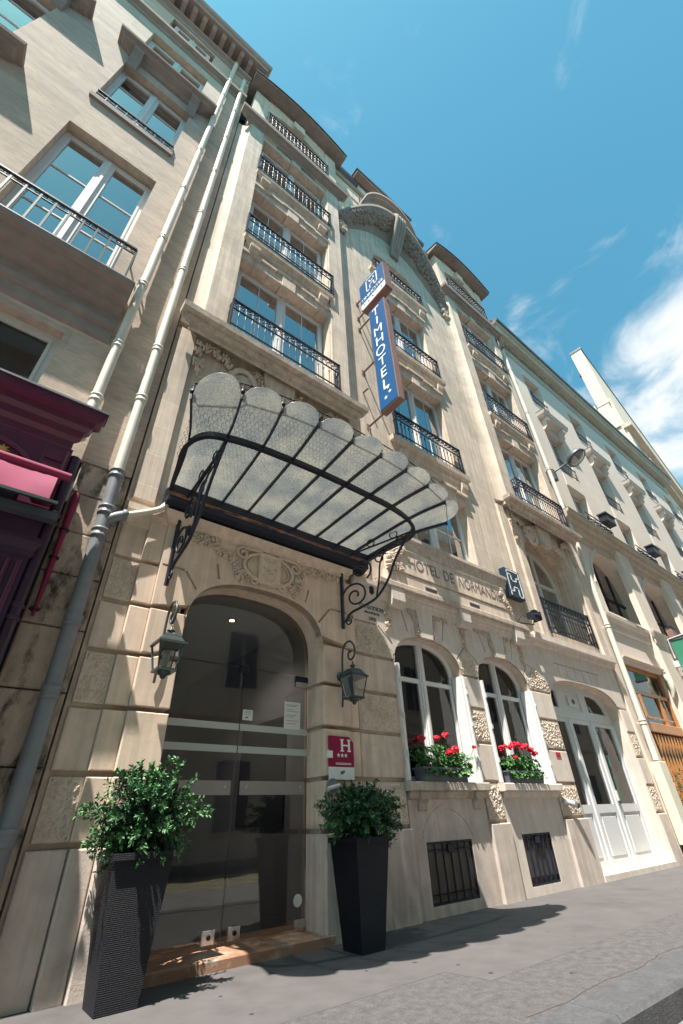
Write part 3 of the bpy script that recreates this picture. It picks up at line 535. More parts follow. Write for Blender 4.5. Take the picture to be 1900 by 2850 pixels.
# --- piers of the right-hand base: pier1, pier2, pier3, pier4
for (xa, xb, m_) in ((3.845, 4.545, 'stone'), (6.065, 6.46, 'pale'), (7.96, 8.61, 'pale'), (11.46, 11.82, 'pale')):
    for k in range(5):
        z0 = ZJ[k]+g_; z1 = ZJ[k+1]-g_
        if k == 4:
            if xa > 11: continue
            cxx = (xa+xb)/2     # gabled top stone between the arches
            if xa < 4: poly = [(xa, z0), (xb, z0), (xb, z0+0.10), (xa+0.42, z1), (xa, z1)]
            else: poly = [(xa, z0), (xb, z0), (xb+0.05, z0+0.18), (cxx, z1), (xa-0.05, z0+0.18)]
            mbx = MB().prism(poly, FRONT, 0.0, 0.045); r_ = random.Random(int(xa*10))
            for _ in range(int(260*(xb-xa))):
                px_ = r_.uniform(min(p[0] for p in poly)+0.03, max(p[0] for p in poly)-0.03); pz_ = r_.uniform(z0+0.03, z1-0.05)
                lim = z1-0.06 if (xa < 4 and px_ < xa+0.40) else z0+0.14+(1-abs(px_-cxx)/(0.5*(xb-xa)+0.05))*(z1-z0-0.18)
                if xa < 4 and px_ >= xa+0.40: lim = z1-0.06-(px_-xa-0.40)*1.1
                if pz_ < lim: mbx.blob((px_, 0.0, pz_), r_.uniform(.012, .03), r_.uniform(.006, .016), r_.uniform(.01, .022), 5, r_.uniform(0, 3))
            H.put(mbx, 'rough_block', 'rough')
        elif k % 2 == 0: rough_block(xa+0.012, xb-0.012, 0.0, 0.045, z0, z1)
        else: block(xa, xb, -0.004, 0.045, z0, z1, m_)
    H.box('plinth_block', 'plinth', xa-0.01 if xa > 5 else 3.845, xb+0.03, -0.03, 0.045, -0.02, ZJ[0]-g_, c=0.012)
# panels under the windows with cellar grilles
for (xa, xb, m_, cx0, cx1) in ((4.56, 6.05, 'plinth', 4.80, 5.64), (6.48, 7.945, 'pale', 6.75, 7.48)):
    H.put(MB().sheet(rect(xa, xb, -0.02, 1.17), [(rect(cx0, cx1, 0.10, 0.675), 0.03, False)], 0.012, 0.035), 'apron_panel', m_)
    gr = H.put(MB().box(cx0, cx1, 0.020, 0.045, 0.10, 0.125).box(cx0, cx1, 0.020, 0.045, 0.65, 0.675).box(cx0, cx0+0.022, 0.020, 0.045, 0.125, 0.65).box(cx1-0.022, cx1, 0.020, 0.045, 0.125, 0.65).box(cx0+0.02, cx1-0.02, 0.022, 0.04, 0.185, 0.20).box(cx0+0.02, cx1-0.02, 0.022, 0.04, 0.585, 0.60), 'cellar_grille', 'iron')
    for k in range(1, 6):
        xx = cx0+(cx1-cx0)*k/6; H.put(MB().tube([(xx, 0.018, 0.12), (xx, 0.018, 0.655)], 0.011, 5), 'grille_bar', 'iron', gr)
    H.put(MB().box((cx0+cx1)/2-0.06, (cx0+cx1)/2+0.05, 0.0, 0.02, 0.56, 0.64), 'lock_box', 'iron', gr)
    wm = MB(); nx = 34; 
    for q in range(-24, nx):
        for s_ in (0, 1):
            xa_ = cx0+q*(cx1-cx0)/nx; pts = []
            for tt in (0, 1):
                pts.append((xa_+tt*0.55 if s_ == 0 else xa_+0.55-tt*0.55, 0.038, 0.115+tt*0.545))
            (ax, ay, az), (bx, by, bz) = pts
            # clip to the frame
            t0, t1 = 0.0, 1.0; dx = bx-ax
            for lim, sg in ((cx0+0.01, 1), (cx1-0.01, -1)):
                tt = (lim-ax)/dx
                if dx*sg > 0: t0 = max(t0, tt)
                else: t1 = min(t1, tt)
            if t1-t0 > 0.02: wm.tube([(ax+dx*t0, ay, az+(bz-az)*t0), (ax+dx*t1, ay, az+(bz-az)*t1)], 0.0022, 3, cap=False)
    H.put(wm, 'wire_mesh', 'iron', gr)
    room(H, cx0, cx1, 0.10, 0.67, 0.047, 0.5)
H.put(MB().prism([(p, q) for p, q in arc(5.22, 0.52, 0.52, 25, 155, 10)]+[(p, q) for p, q in reversed(arc(5.22, 0.50, 0.50, 25, 155, 10))], FRONT, 0.004, 0.014), 'relieving_arch', 'plinth')
# window sills on the aprons
for (xa, xb, m_) in ((4.52, 6.10, 'dirty'), (6.42, 8.0, 'pale')):
    H.box('window_sill', m_, xa, xb, -0.10, 0.24, 1.185, 1.285, c=0.012)
    H.put(moulding(MB(), xa+0.05, xb-0.05, [(0.0, 1.10), (0.03, 1.11), (0.05, 1.16), (0.06, 1.182)], 0.012), 'sill_moulding', m_)
for xx in (4.72, 5.78): H.put(MB().prism([(0.012,0.98),(0.012,1.18),(-0.075,1.18),(-0.07,1.10),(-0.02,1.06),(-0.015,0.99)], lambda u, w_, d: (d, u, w_), xx, xx+0.14), 'sill_bracket', 'dirty')
# arched head wall over the two windows and the shop door, with joints cut in
def head_poly(openings, x0, x1, zb, zt):
    pts = [(x0, zb)]
    for op in openings:
        a_ = [(p, q) for p, q in reversed(op[2:]) if q > zb]; pts += a_
    pts += [(x1, zb), (x1, zt), (x0, zt)]; return pts
gv = []
for c_ in (5.305, 7.21):
    for s_ in (-1, 1):
        gv += [groove(c_+s_*0.40, 3.24, c_+s_*0.50, 3.62, 0.013)]
for c_ in (6.26, 8.02):
    gv += [groove(c_-0.27, 2.99, c_-0.02, 3.23, 0.013), groove(c_+0.02, 3.23, c_+0.27, 2.99, 0.013)] if c_ < 7 else [groove(c_-0.16, 2.99, c_+0.05, 3.22, 0.013), groove(c_+0.07, 3.22, c_+0.50, 2.98, 0.013)]
gv += [groove(4.30, 3.21, 4.56, 2.99, 0.013), groove(3.86, 3.21, 4.26, 3.215, 0.013)]
for q in range(6):
    xx = 9.25+q*0.32; gv.append(groove(xx, 3.16, xx+(xx-10.05)*0.04, 3.37, 0.010))
gv.append(groove(9.10, 3.40, 11.0, 3.40, 0.008))
hp = head_poly([W1, W2, WD], 3.845, 11.82, 2.772, 3.84)
H.put(MB().sheet(hp, [(q, 0.028, True) for q in gv], 0.008, 0.035), 'window_head_wall', 'pale')
for op in (W1, W2, WD):   # smooth soffits
    bk = op[2:]; k = len(bk); H.put(MB().add([(p, 0.008, q) for p, q in bk]+[(p, 0.245 if op is not WD else 0.32, q) for p, q in bk], [(i, i+1, k+i+1, k+i) for i in range(k-1)], True), 'arch_reveal', 'stone')
# keystones and carved tufts
for c_ in (5.305, 7.21):
    H.put(MB().prism([(c_-0.13,3.19),(c_+0.13,3.19),(c_+0.19,3.66),(c_-0.19,3.66)], FRONT, -0.03, 0.02), 'keystone', 'pale')
    for s_ in (-1, 1): garland([(c_+s_*0.16,3.24),(c_+s_*0.2,3.45),(c_+s_*0.3,3.60),(c_+s_*0.62,3.60)], 0.0, 0.05, 54, seed=int(c_*10)+s_)
for c_ in (4.50, 6.25, 7.93): garland([(c_,3.20),(c_,3.40),(c_+0.02,3.52)], 0.0, 0.055, 16, seed=int(c_*7))
# consoles carrying the ledge
for xx in (4.52, 6.12, 7.74):
    H.put(MB().prism([(0.0,3.54),(-0.06,3.53),(-0.115,3.57),(-0.13,3.64),(-0.13,3.838),(0.0,3.838)], lambda u, w_, d: (d, u, w_), xx, xx+0.28), 'console', 'pale')
# string mouldings and the ledge
H.put(moulding(MB(), 3.82, 8.45, [(0.0,3.60),(0.03,3.62),(0.05,3.70),(0.07,3.72),(0.07,3.76),(0.10,3.78),(0.10,3.84)], 0.01), 'string_course', 'pale')
H.box('ledge', 'dirty', 4.28, 8.27, -0.145, 0.02, 3.842, 3.945, c=0.015)
for xx in (4.42, 5.22, 6.05, 6.9, 7.75): pass
H.put(moulding(MB(), 8.45, 11.95, [(0.0,3.66),(0.05,3.68),(0.07,3.76),(0.13,3.78),(0.13,3.90)], 0.01), 'string_course', 'pale')
H.put(moulding(MB(), 0.68, 1.16, [(0.0,3.60),(0.03,3.62),(0.05,3.70),(0.10,3.76),(0.10,3.84)], 0.01), 'string_course', 'stone')
# --- name frieze under the mezzanine window
H.box('frieze_base', 'stone', 4.50, 7.88, -0.10, 0.02, 3.946, 4.16, c=0.01)
for xx in (5.35, 6.50): H.box('drain_slot', 'dark', xx, xx+0.28, -0.1035, -0.09, 3.99, 4.05)
H.box('name_frieze', 'stone', 4.55, 7.75, -0.115, 0.02, 4.17, 4.62, c=0.008)
H.put(mould_ret(MB(), 4.60, 7.78, [(0.0,4.62),(0.012,4.64),(0.018,4.70),(0.035,4.74),(0.04,4.79),(0.06,4.82),(0.06,4.88)], -0.116), 'frieze_cornice', 'dirty')
for wd, xc, ww in (('HOTEL', 5.37, 0.74), ('DE', 6.00, 0.27), ('NORMANDIE', 6.90, 1.26)):
    letter(wd, 0.29, mfront(xc, -0.117, 4.39), 'carved_dark', hotel, H, 'carved_lettering', width=ww)
garland([(4.55,4.20),(4.62,4.35),(4.72,4.50),(4.86,4.56)], -0.12, 0.085, 34, seed=21); garland([(4.72,4.22),(4.82,4.24)], -0.12, 0.06, 22, seed=25); garland([(7.55,4.52),(7.66,4.35),(7.74,4.20)], -0.12, 0.06, 24, seed=23)
# inscription of the builder
letter('CH. GODION', 0.085, mfront(4.20, 0.004, 3.45), 'ink', hotel, H, 'carved_lettering', 0.9); letter('ARCHITECTE', 0.05, mfront(4.20, 0.004, 3.37), 'ink', hotel, H, 'carved_lettering'); letter('1898', 0.075, mfront(4.20, 0.004, 3.28), 'ink', hotel, H, 'carved_lettering')
# --- the two arched ground floor windows
def arched_win(op, y, m='white'):
    x0 = op[0][0]; x1 = op[1][0]; c_ = (x0+x1)/2; z0 = op[0][1]+0.04; inner = [(c_+(p-c_)*0.90, 2.74+(q-2.74)*0.86 if q > 2.74 else q) for p, q in op]
    bk = op[2:]; bi = inner[2:]; k = len(bk); mb = MB()
    outer = [(x1, z0)] + bk + [(x0, z0)]; innr = [(inner[1][0], z0)] + bi + [(inner[0][0], z0)]; k = len(outer)
    v = [(p, y-0.03, q) for p, q in outer]+[(p, y-0.03, q) for p, q in innr]+[(p, y+0.04, q) for p, q in outer]+[(p, y+0.04, q) for p, q in innr]
    mb.add(v, [(i, i+1, k+i+1, k+i) for i in range(k-1)]+[(k+i, k+i+1, 3*k+i+1, 3*k+i) for i in range(k-1)])
    mb.box(x0, x1, y-0.03, y+0.04, z0, z0+0.07)
    fr = H.put(mb, 'window', m)
    H.put(MB().box(c_-0.055, c_+0.055, y-0.045, y+0.03, z0+0.07, 2.74+0.46*0.86-0.01).box(c_-0.02, c_+0.02, y-0.06, y-0.045, z0+0.07, 3.1), 'mullion', m, fr)
    H.put(MB().box(inner[0][0], c_-0.055, y-0.025, y+0.03, 2.56, 2.62).box(c_+0.055, inner[1][0], y-0.025, y+0.03, 2.56, 2.62), 'transom', m, fr)
    for a, b_ in ((inner[0][0], c_-0.055), (c_+0.055, inner[1][0])):
        H.put(MB().box(a, a+0.03, y-0.02, y+0.02, z0+0.07, 2.56).box(b_-0.03, b_, y-0.02, y+0.02, z0+0.07, 2.56), 'sash', m, fr)
        H.put(MB().box(a, b_, y, y+0.006, z0+0.07, 2.57), 'pane', 'clear', fr)
    up = [(p, q) for p, q in bi if q > 2.60]
    H.put(MB().prism([(inner[1][0]-0.01, 2.61)]+up+[(inner[0][0]+0.01, 2.61)], FRONT, y, y+0.006), 'pane', 'clear', fr)
    # tied-back curtain and dark room
    for s_, a, b_ in ((1, c_-0.40, c_-0.05), (-1, c_+0.10, c_+0.62)):
        v = []; n2 = 14
        for j in range(9):
            zz = 1.3+(3.05-1.3)*j/8; tt = j/8
            for i in range(n2+1):
                u = i/n2; xa_ = a+(b_-a)*u; 
                if s_ < 0: xa_ = a+(b_-a)*u*(1.0-0.75*max(0, tt-0.25))
                else: xa_ = a+(b_-a)*u*0.35
                v.append((xa_, y+0.085+0.022*math.sin(i*1.9), zz))
        H.put(MB().add(v, [(j*(n2+1)+i, j*(n2+1)+i+1, (j+1)*(n2+1)+i+1, (j+1)*(n2+1)+i) for j in range(8) for i in range(n2)], True), 'curtain', 'curtaingreen' if s_ < 0 else 'curtain', fr)
    room(H, x0-0.15, x1+0.15, 1.2, 3.3, 0.42, 1.6)
    # folded shutters against the reveals
    for (xa, s_) in ((x0, 1), (x1, -1)):
        sh = MB().box(min(xa, xa+s_*0.035), max(xa, xa+s_*0.035), -0.035, y-0.05, 1.295, 2.72).box(min(xa+s_*0.04, xa+s_*0.07), max(xa+s_*0.04, xa+s_*0.07), -0.01, y-0.05, 1.295, 2.72)
        so_ = H.put(sh, 'shutter', 'white')
        for zz in (1.55, 2.0, 2.45): H.put(MB().box(min(xa, xa+s_*0.03), max(xa, xa+s_*0.03), -0.055, -0.035, zz, zz+0.06), 'hinge', 'dullwhite', so_)
arched_win(W1, 0.22); arched_win(W2, 0.22)
# jamb linings of the side openings
for (xa, s_) in ((4.57, -1), (6.04, 1), (6.48, -1), (7.94, 1)): H.box('jamb', 'stone', min(xa, xa+s_*0.025), max(xa, xa+s_*0.025), 0.01, 0.25, 1.285, 2.76)
for (xa, s_) in ((8.62, -1), (11.44, 1)): H.box('jamb', 'pale', min(xa, xa+s_*0.018), max(xa, xa+s_*0.018), 0.01, 0.325, 0.0, 2.52)

# --- upper walls
def cav(x0, x1, y0, y1, n_=8, flip=False):
    """plan points of a hollow quarter curve from (x0,y0) to (x1,y1)"""
    out = []
    for i in range(n_+1):
        a = R(90*i/n_); out.append((x0+(x1-x0)*math.sin(a), y0+(y1-y0)*(1-math.cos(a))))
    return out
PLAN = lambda u, w_, d: (u, w_, d)
YB = -0.20
MW = rect(5.20, 7.22, 4.90, 6.48)         # mezzanine window
CW1 = rect(5.30, 7.22, 7.42, 9.86); CW2 = rect(5.30, 7.20, 10.80, 13.15); CW3 = basket(5.35, 7.18, 15.2, 0.45, 14.30, 2.4)
NL = basket(1.36, 3.44, 5.90, 1.00, 4.0, 2.0); NR = basket(9.32, 11.50, 5.90, 1.00, 4.12, 2.0)
H.put(MB().sheet(rect(0.66, 11.96, 3.90, 7.14), [(MW, 0.28, False), (NL, 0.48, False), (NR, 0.48, False)], 0.0, 0.8), 'mezzanine_wall', 'stone_up')
H.put(MB().sheet(rect(3.95, 8.60, 7.14, 18.4), [(CW1, 0.28, False), (CW2, 0.28, False), (CW3, 0.28, False)], 0.0, 0.8), 'upper_wall', 'stone_up')
# flanking strips of the mezzanine: slim pilasters
for xa, xb in ((3.93, 4.18), (8.55, 8.80), (8.98, 9.24), (11.62, 11.9), (0.70, 0.95)): H.box('pilaster_strip', 'stone_up', xa, xb, -0.05, 0.002, 3.93, 7.13, c=0.012)
# bay piers with hollow flanks
for (a, b_, c_, d) in ((0.66, 0.93, 1.33, 0), (3.47, 3.87, 4.20, 1), (8.52, 8.90, 9.32, 0), (11.50, 11.78, 11.96, 1)):
    for (z0, z1) in ((7.30, 16.56),):
        if d == 0: poly = [(a, 0.3), (a, 0.0)] + cav(a, b_, 0.0, YB)[1:] + [(c_, YB), (c_, 0.3)]
        else: poly = [(a, 0.3), (a, YB), (b_, YB)] + list(reversed([(p, q) for p, q in cav(c_, b_, 0.0, YB)]))[1:] + [(c_, 0.3)]
        o_ = H.put(MB().prism(poly, PLAN, z0, z1), 'bay_pier', 'stone_up')
def bay(x0, x1, left):
    """window strip of a bay between its piers"""
    floors = [(7.30, 9.88), (10.66, 13.02), (13.95, 16.30)]
    yw = 0.10; yl = -0.15
    for k, (zs, zh) in enumerate(floors):
        room(H, x0, x1, zs, zh, yw+0.25, 1.0)
        win(H, x0+0.06, x1-0.06, zs, zh-0.02, yw, 2, 1, curtain='curtain', cz=1.0, vbar=1)
        for xx in (x0, x1-0.03): H.box('jamb', 'stone', xx, xx+0.03, -0.16, 0.18, zs, zh)
        nxt = floors[k+1][0] if k < 2 else 16.9
        # spandrel, lintel of wedge stones, stepped drip mould
        H.box('spandrel', 'stone', x0, x1, yl-0.005, 0.3, zh+0.33, nxt-0.06 if k < 2 else nxt)
        cxx = (x0+x1)/2; nv = 7
        for q in range(nv):
            a = x0+(x1-x0)*q/nv+0.003; b2 = x0+(x1-x0)*(q+1)/nv-0.003; dr = 0.05 if q == nv//2 else 0.0
            sa = (a-cxx)*0.06; sb = (b2-cxx)*0.06
            H.put(MB().prism([(a, zh-dr), (b2, zh-dr), (b2+sb, zh+0.33), (a+sa, zh+0.33)] if abs(sa) < 1 else [], FRONT, yl-0.01-dr*0.6, 0.3), 'voussoir', 'stone')
        mbm = MB()
        for (a, b2, dz) in ((x0, x0+0.42, 0.0), (x0+0.42, cxx-0.30, 0.05), (cxx-0.30, cxx+0.30, 0.10), (cxx+0.30, x1-0.42, 0.05), (x1-0.42, x1, 0.0)):
            mbm.box(a, b2, yl-0.055, yl+0.03, zh+0.22+dz, zh+0.30+dz)
        H.put(mbm, 'drip_mould', 'stone_up')
        if k < 2:
            zz = nxt
            H.put(mould_ret(MB(), x0+0.10, x1-0.10, [(0.0, zz-0.30), (0.05, zz-0.26), (0.06, zz-0.16), (0.12, zz-0.12), (0.13, zz-0.01)], YB+0.05), 'balcony_sill', 'stone_up')
            H.box('balcony_floor', 'stone', x0, x1, YB, 0.12, zz-0.05, zz-0.004)
            for xx in (x0+0.12, x1-0.34): H.put(MB().prism([(YB+0.05, zz-0.50), (YB+0.05, zz-0.29), (YB-0.09, zz-0.29), (YB-0.085, zz-0.38), (YB-0.02, zz-0.47)], lambda u, w_, d: (d, u, w_), xx, xx+0.22), 'sill_bracket', 'stone')
            railing(H, x0-0.02, x1+0.02, YB-0.08, zz+0.0, 0.78)
    # great cornice slab under the first balcony
    xa, xb = (0.80, 3.95) if left else (8.85, 11.92)
    H.put(mould_ret(MB(), xa, xb, [(0.0, 6.98), (0.03, 7.00), (0.05, 7.08), (0.12, 7.12), (0.13, 7.17), (0.20, 7.19), (0.21, 7.295)], YB+0.02), 'balcony_slab', 'dirty')
    H.box('balcony_floor', 'stone', xa, xb, YB, 0.3, 7.20, 7.296)
    railing(H, x0-0.03, x1+0.03, YB-0.15, 7.30, 0.78)
    # cornice over the third floor, attic and eave
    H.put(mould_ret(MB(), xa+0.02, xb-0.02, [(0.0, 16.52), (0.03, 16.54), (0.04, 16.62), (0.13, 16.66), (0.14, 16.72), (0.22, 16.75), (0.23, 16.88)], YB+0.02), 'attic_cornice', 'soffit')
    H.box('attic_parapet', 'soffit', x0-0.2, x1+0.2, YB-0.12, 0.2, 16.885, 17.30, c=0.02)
    railing(H, x0, x1, YB-0.10, 17.30, 0.80)
    for (a, b2) in ((xa+0.06, x0), (x1, xb-0.06)): H.box('attic_pier', 'stone_up', a, b2, YB+0.02, 0.3, 16.885, 19.56)
    room(H, x0, x1, 17.2, 19.3, 0.30, 0.8)
    win(H, x0+0.05, x1-0.05, 17.30, 19.25, 0.12, 2, 1)
    cxx = (x0+x1)/2
    hd_ = [(x0, 18.85)] + [(x0+(x1-x0)*i/12, 18.85+0.40*math.sin(math.pi*i/12)) for i in range(1, 12)] + [(x1, 18.85), (x1, 19.9), (x0, 19.9)]
    H.put(MB().prism(hd_, FRONT, YB+0.06, 0.3), 'attic_lintel', 'stone')
    H.put(MB().box(cxx-0.20, cxx+0.20, YB-0.06, YB+0.08, 19.12, 19.62), 'keystone', 'stone')
    n2 = 14; v = []
    def rs_(u): return 0.50*math.sin(math.pi*u)**0.85
    for i in range(n2+1):
        u = i/n2; xx = xa-0.16+(xb-xa+0.32)*u; rise = rs_(u); out = 0.32
        v += [(xx, 0.4, 19.52+rise*0.85), (xx, YB-0.04, 19.52+rise*0.85), (xx, YB-out, 19.52+rise), (xx, YB-out-0.02, 19.60+rise), (xx, 0.8, 19.92+rise)]
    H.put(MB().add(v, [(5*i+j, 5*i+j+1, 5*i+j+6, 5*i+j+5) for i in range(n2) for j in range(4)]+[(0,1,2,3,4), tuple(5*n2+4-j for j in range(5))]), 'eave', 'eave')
    v2 = []
    for i in range(n2+1):
        u = i/n2; xx = xa-0.18+(xb-xa+0.36)*u; rise = rs_(u); v2 += [(xx, YB-0.37, 19.58+rise), (xx, YB-0.37, 19.64+rise), (xx, 0.9, 20.02+rise*0.9)]
    H.put(MB().add(v2, [(3*i+j, 3*i+j+1, 3*i+j+4, 3*i+j+3) for i in range(n2) for j in range(2)]), 'zinc_gutter', 'zinc')
bay(1.33, 3.47, True); bay(9.32, 11.50, False)
# mezzanine niches with keystone, garlands and glazed doors
for (op, xa, xb) in ((NL, 1.36, 3.44), (NR, 9.32, 11.50)):
    cxx = (xa+xb)/2; bk = op[2:]; k = len(bk)
    inn = basket(xa+0.20, xb-0.20, 5.7, 0.85, 4.15, 2.0); bi = inn[2:]
    H.put(MB().sheet(rect(xa-0.1, xb+0.1, 4.0, 7.0), [(inn, 0.05, False)], 0.42, 0.05), 'niche_back', 'stone')
    k2 = len(bi); c2 = [(cxx+(p-cxx)*0.91, 5.7+(q-5.7)*0.90) for p, q in bi]
    outer = [(inn[1][0], 4.15)]+bi+[(inn[0][0], 4.15)]; innr = [(cxx+(inn[1][0]-cxx)*0.91, 4.15)]+c2+[(cxx+(inn[0][0]-cxx)*0.91, 4.15)]; kk = len(outer)
    fr = H.put(MB().add([(p, 0.43, q) for p, q in outer]+[(p, 0.43, q) for p, q in innr]+[(p, 0.50, q) for p, q in innr], [(i, i+1, kk+i+1, kk+i) for i in range(kk-1)]+[(kk+i, kk+i+1, 2*kk+i+1, 2*kk+i) for i in range(kk-1)]).box(cxx-0.06, cxx+0.06, 0.425, 0.50, 4.15, 6.5).box(xa+0.28, xb-0.28, 0.43, 0.5, 5.62, 5.69), 'window', 'dullwhite')
    H.put(MB().prism([(p, q) for p, q in innr], FRONT, 0.47, 0.476), 'pane', 'glass', fr)
    room(H, xa+0.1, xb-0.1, 4.0, 6.6, 0.60, 0.9)
    # garlanded keystone
    H.put(MB().prism([(cxx-0.22, 6.50), (cxx+0.22, 6.50), (cxx+0.30, 7.05), (cxx-0.30, 7.05)], FRONT, -0.12, 0.03), 'keystone', 'stone')
    for s_ in (-1, 1):
        garland([(cxx+s_*0.35, 6.95), (cxx+s_*0.60, 6.62), (cxx+s_*0.85, 6.60)], -0.02, 0.12, 34, 'carved', seed=int(cxx*3)+s_+40)
        garland([(cxx+s_*0.9, 6.80), (cxx+s_*1.10, 6.92), (cxx+s_*1.32, 6.90), (cxx+s_*1.36, 6.60), (cxx+s_*1.36, 6.20)], -0.06, 0.085, 44, 'carved', seed=int(cxx*3)+s_+60)
    mbm = MB(); mbm.tube(ring(cxx-0.62, 6.62, 0.20, 0.24, 0, -0.05), 0.05, 6); mbm.blob((cxx-0.62, -0.04, 6.62), 0.14, 0.05, 0.18, 8); H.put(mbm, 'wreath', 'carved')
railing(H, 9.30, 11.35, -0.06, 4.05, 0.80)
# --- centre windows
def flat_lintel(x0, x1, zh, y0=0.0):
    zh -= 0.005
    nv = 7; cxx = (x0+x1)/2
    for q in range(nv):
        a = x0+(x1-x0)*q/nv+0.003; b2 = x0+(x1-x0)*(q+1)/nv-0.003; dr = 0.04 if q == nv//2 else 0.0
        H.put(MB().prism([(a, zh-dr), (b2, zh-dr), (b2+(b2-cxx)*0.06, zh+0.3), (a+(a-cxx)*0.06, zh+0.3)], FRONT, y0-0.035-dr*0.5, 0.26), 'voussoir', 'stone')
    mbm = MB()
    for (a, b2, dz) in ((x0-0.06, x0+0.30, 0.0), (x0+0.30, cxx-0.28, 0.05), (cxx-0.28, cxx+0.28, 0.10), (cxx+0.28, x1-0.30, 0.05), (x1-0.30, x1+0.06, 0.0)): mbm.box(a, b2, y0-0.09, y0+0.01, zh+0.24+dz, zh+0.31+dz)
    H.put(mbm, 'drip_mould', 'stone_up')
for (a, b2, z0, z1, yo) in ((5.20, 7.22, 4.90, 6.48, 0), (5.30, 7.22, 7.42, 9.86, 1), (5.30, 7.20, 10.80, 13.15, 1), (5.35, 7.18, 14.30, 15.55, 1)):
    room(H, a-0.02, b2+0.02, z0, z1+0.2, 0.5, 1.0)
    win(H, a, b2, z0, z1, 0.22, 2, 1, vbar=1)
    if z1 < 15: flat_lintel(a, b2, z1)
    if yo:
        H.put(mould_ret(MB(), a-0.12, b2+0.22, [(0.0, z0-0.34), (0.04, z0-0.30), (0.05, z0-0.18), (0.11, z0-0.14), (0.12, z0-0.02)], 0.0), 'balcony_sill', 'stone_up')
        for xx in (a-0.05, b2-0.05): H.put(MB().prism([(0.0, z0-0.62), (0.0, z0-0.33), (-0.11, z0-0.33), (-0.10, z0-0.45), (-0.03, z0-0.58)], lambda u, w_, d: (d, u, w_), xx, xx+0.2), 'sill_bracket', 'stone')
        railing(H, a-0.06, b2+0.16, -0.085, z0-0.01, 0.78 if z1 < 15 else 0.62)
# --- the carved hood over the centre
cxx = 6.40; hw = 2.42
def hood(u):   # u -1..1 -> x, z of crest, projection
    a = 1-abs(u)**2.2; return cxx+hw*u, 16.10+2.25*a**0.8*(0.45+0.55*a), 0.10+0.42*a**0.8
n2 = 24; v = []; 
for i in range(n2+1):
    u = -1+2*i/n2; xx, zz, p = hood(u)
    v += [(xx, 0.0, zz-0.95-0.25*(1-abs(u))), (xx, -p*0.35, zz-0.72), (xx, -p*0.75, zz-0.45), (xx, -p, zz-0.26), (xx, -p-0.05, zz-0.20), (xx, -p-0.05, zz-0.06), (xx, -p-0.0, zz), (xx, 0.0, zz+0.10)]
mb = MB().add(v, [(8*i+j, 8*i+j+1, 8*i+j+9, 8*i+j+8) for i in range(n2) for j in range(7)]+[tuple(range(7, -1, -1)), tuple(8*n2+j for j in range(8))]); H.put(mb, 'carved_hood', 'soffit')
for s_ in (-1, 1):
    r_ = random.Random(5+s_); mb = MB()
    for k in range(330):
        u = s_*r_.uniform(0.13, 0.99); xx, zz, p = hood(u); tt = r_.random()
        mb.blob((xx+r_.uniform(-.05, .05), -p*(0.30+0.60*tt), zz-0.78+0.45*tt), r_.uniform(.04, .10), r_.uniform(.05, .09), r_.uniform(.03, .08), 5, r_.uniform(0, 3))
    H.put(mb, 'hood_foliage', 'soffit')
mb = MB(); 
for dx in (-0.17, -0.06, 0.06, 0.17): mb.tube(smooth_curve([(cxx+dx*0.6, -0.02, 16.35), (cxx+dx*0.9, -0.22, 16.85), (cxx+dx, -0.50, 17.55), (cxx+dx, -0.62, 18.05), (cxx+dx, -0.50, 18.35)]), 0.075, 6)
H.put(mb, 'hood_keystone', 'soffit')
for s_ in (-1, 1):
    xx = cxx+s_*2.28; H.put(mould_ret(MB(), xx-0.14, xx+0.14, [(0.05, 15.60), (0.10, 15.75), (0.16, 15.80), (0.16, 15.92)], 0.0), 'console', 'soffit'); garland([(xx, 15.55), (xx, 15.35), (xx, 15.15)], -0.06, 0.15, 24, 'carved', seed=77+s_)
# rounded pediment, dormer and roof above
n2 = 20; v = []
for i in range(n2+1):
    u = -1+2*i/n2; q = max(0.0, 1-u*u); xx = cxx+1.40*u; zz = 18.30+1.15*q**0.6; p = 0.12+0.36*q**0.5
    v += [(xx, 0.05, zz-0.50), (xx, -p*0.55, zz-0.42), (xx, -p*0.65, zz-0.26), (xx, -p*0.95, zz-0.20), (xx, -p, zz-0.12), (xx, -p-0.08, zz-0.08), (xx, -p-0.08, zz+0.04), (xx, 0.3, zz+0.12)]
H.put(MB().add(v, [(8*i+j, 8*i+j+1, 8*i+j+9, 8*i+j+8) for i in range(n2) for j in range(7)]+[tuple(range(7, -1, -1)), tuple(8*n2+j for j in range(8))]), 'rounded_pediment', 'soffit')
H.box('parapet', 'stone_up', 3.95, 5.05, -0.03, 0.3, 18.40, 19.15, c=0.02); H.box('parapet', 'stone_up', 7.75, 8.60, -0.03, 0.3, 18.40, 19.15, c=0.02)
H.put(moulding(MB(), 3.95, 8.60, [(0.0, 19.15), (0.08, 19.18), (0.12, 19.30)], 0.0), 'parapet_coping', 'soffit')
dm = H.box('dormer', 'stone_up', 5.10, 7.45, -0.02, 0.6, 18.62, 20.4)
H.put(MB().prism([(4.85, 20.30), (7.60, 20.30), (7.60, 20.46), (6.22, 20.62), (4.85, 20.46)], FRONT, -0.30, 0.8), 'dormer_gable', 'soffit', dm)
H.put(MB().prism([(4.80, 20.462), (7.65, 20.462), (7.65, 20.51), (6.22, 20.68), (4.80, 20.51)], FRONT, -0.34, 0.8), 'dormer_zinc', 'zinc', dm)
H.put(MB().box(5.6, 7.2, -0.025, -0.015, 18.7, 20.0), 'dormer_glazing', 'glass', dm)
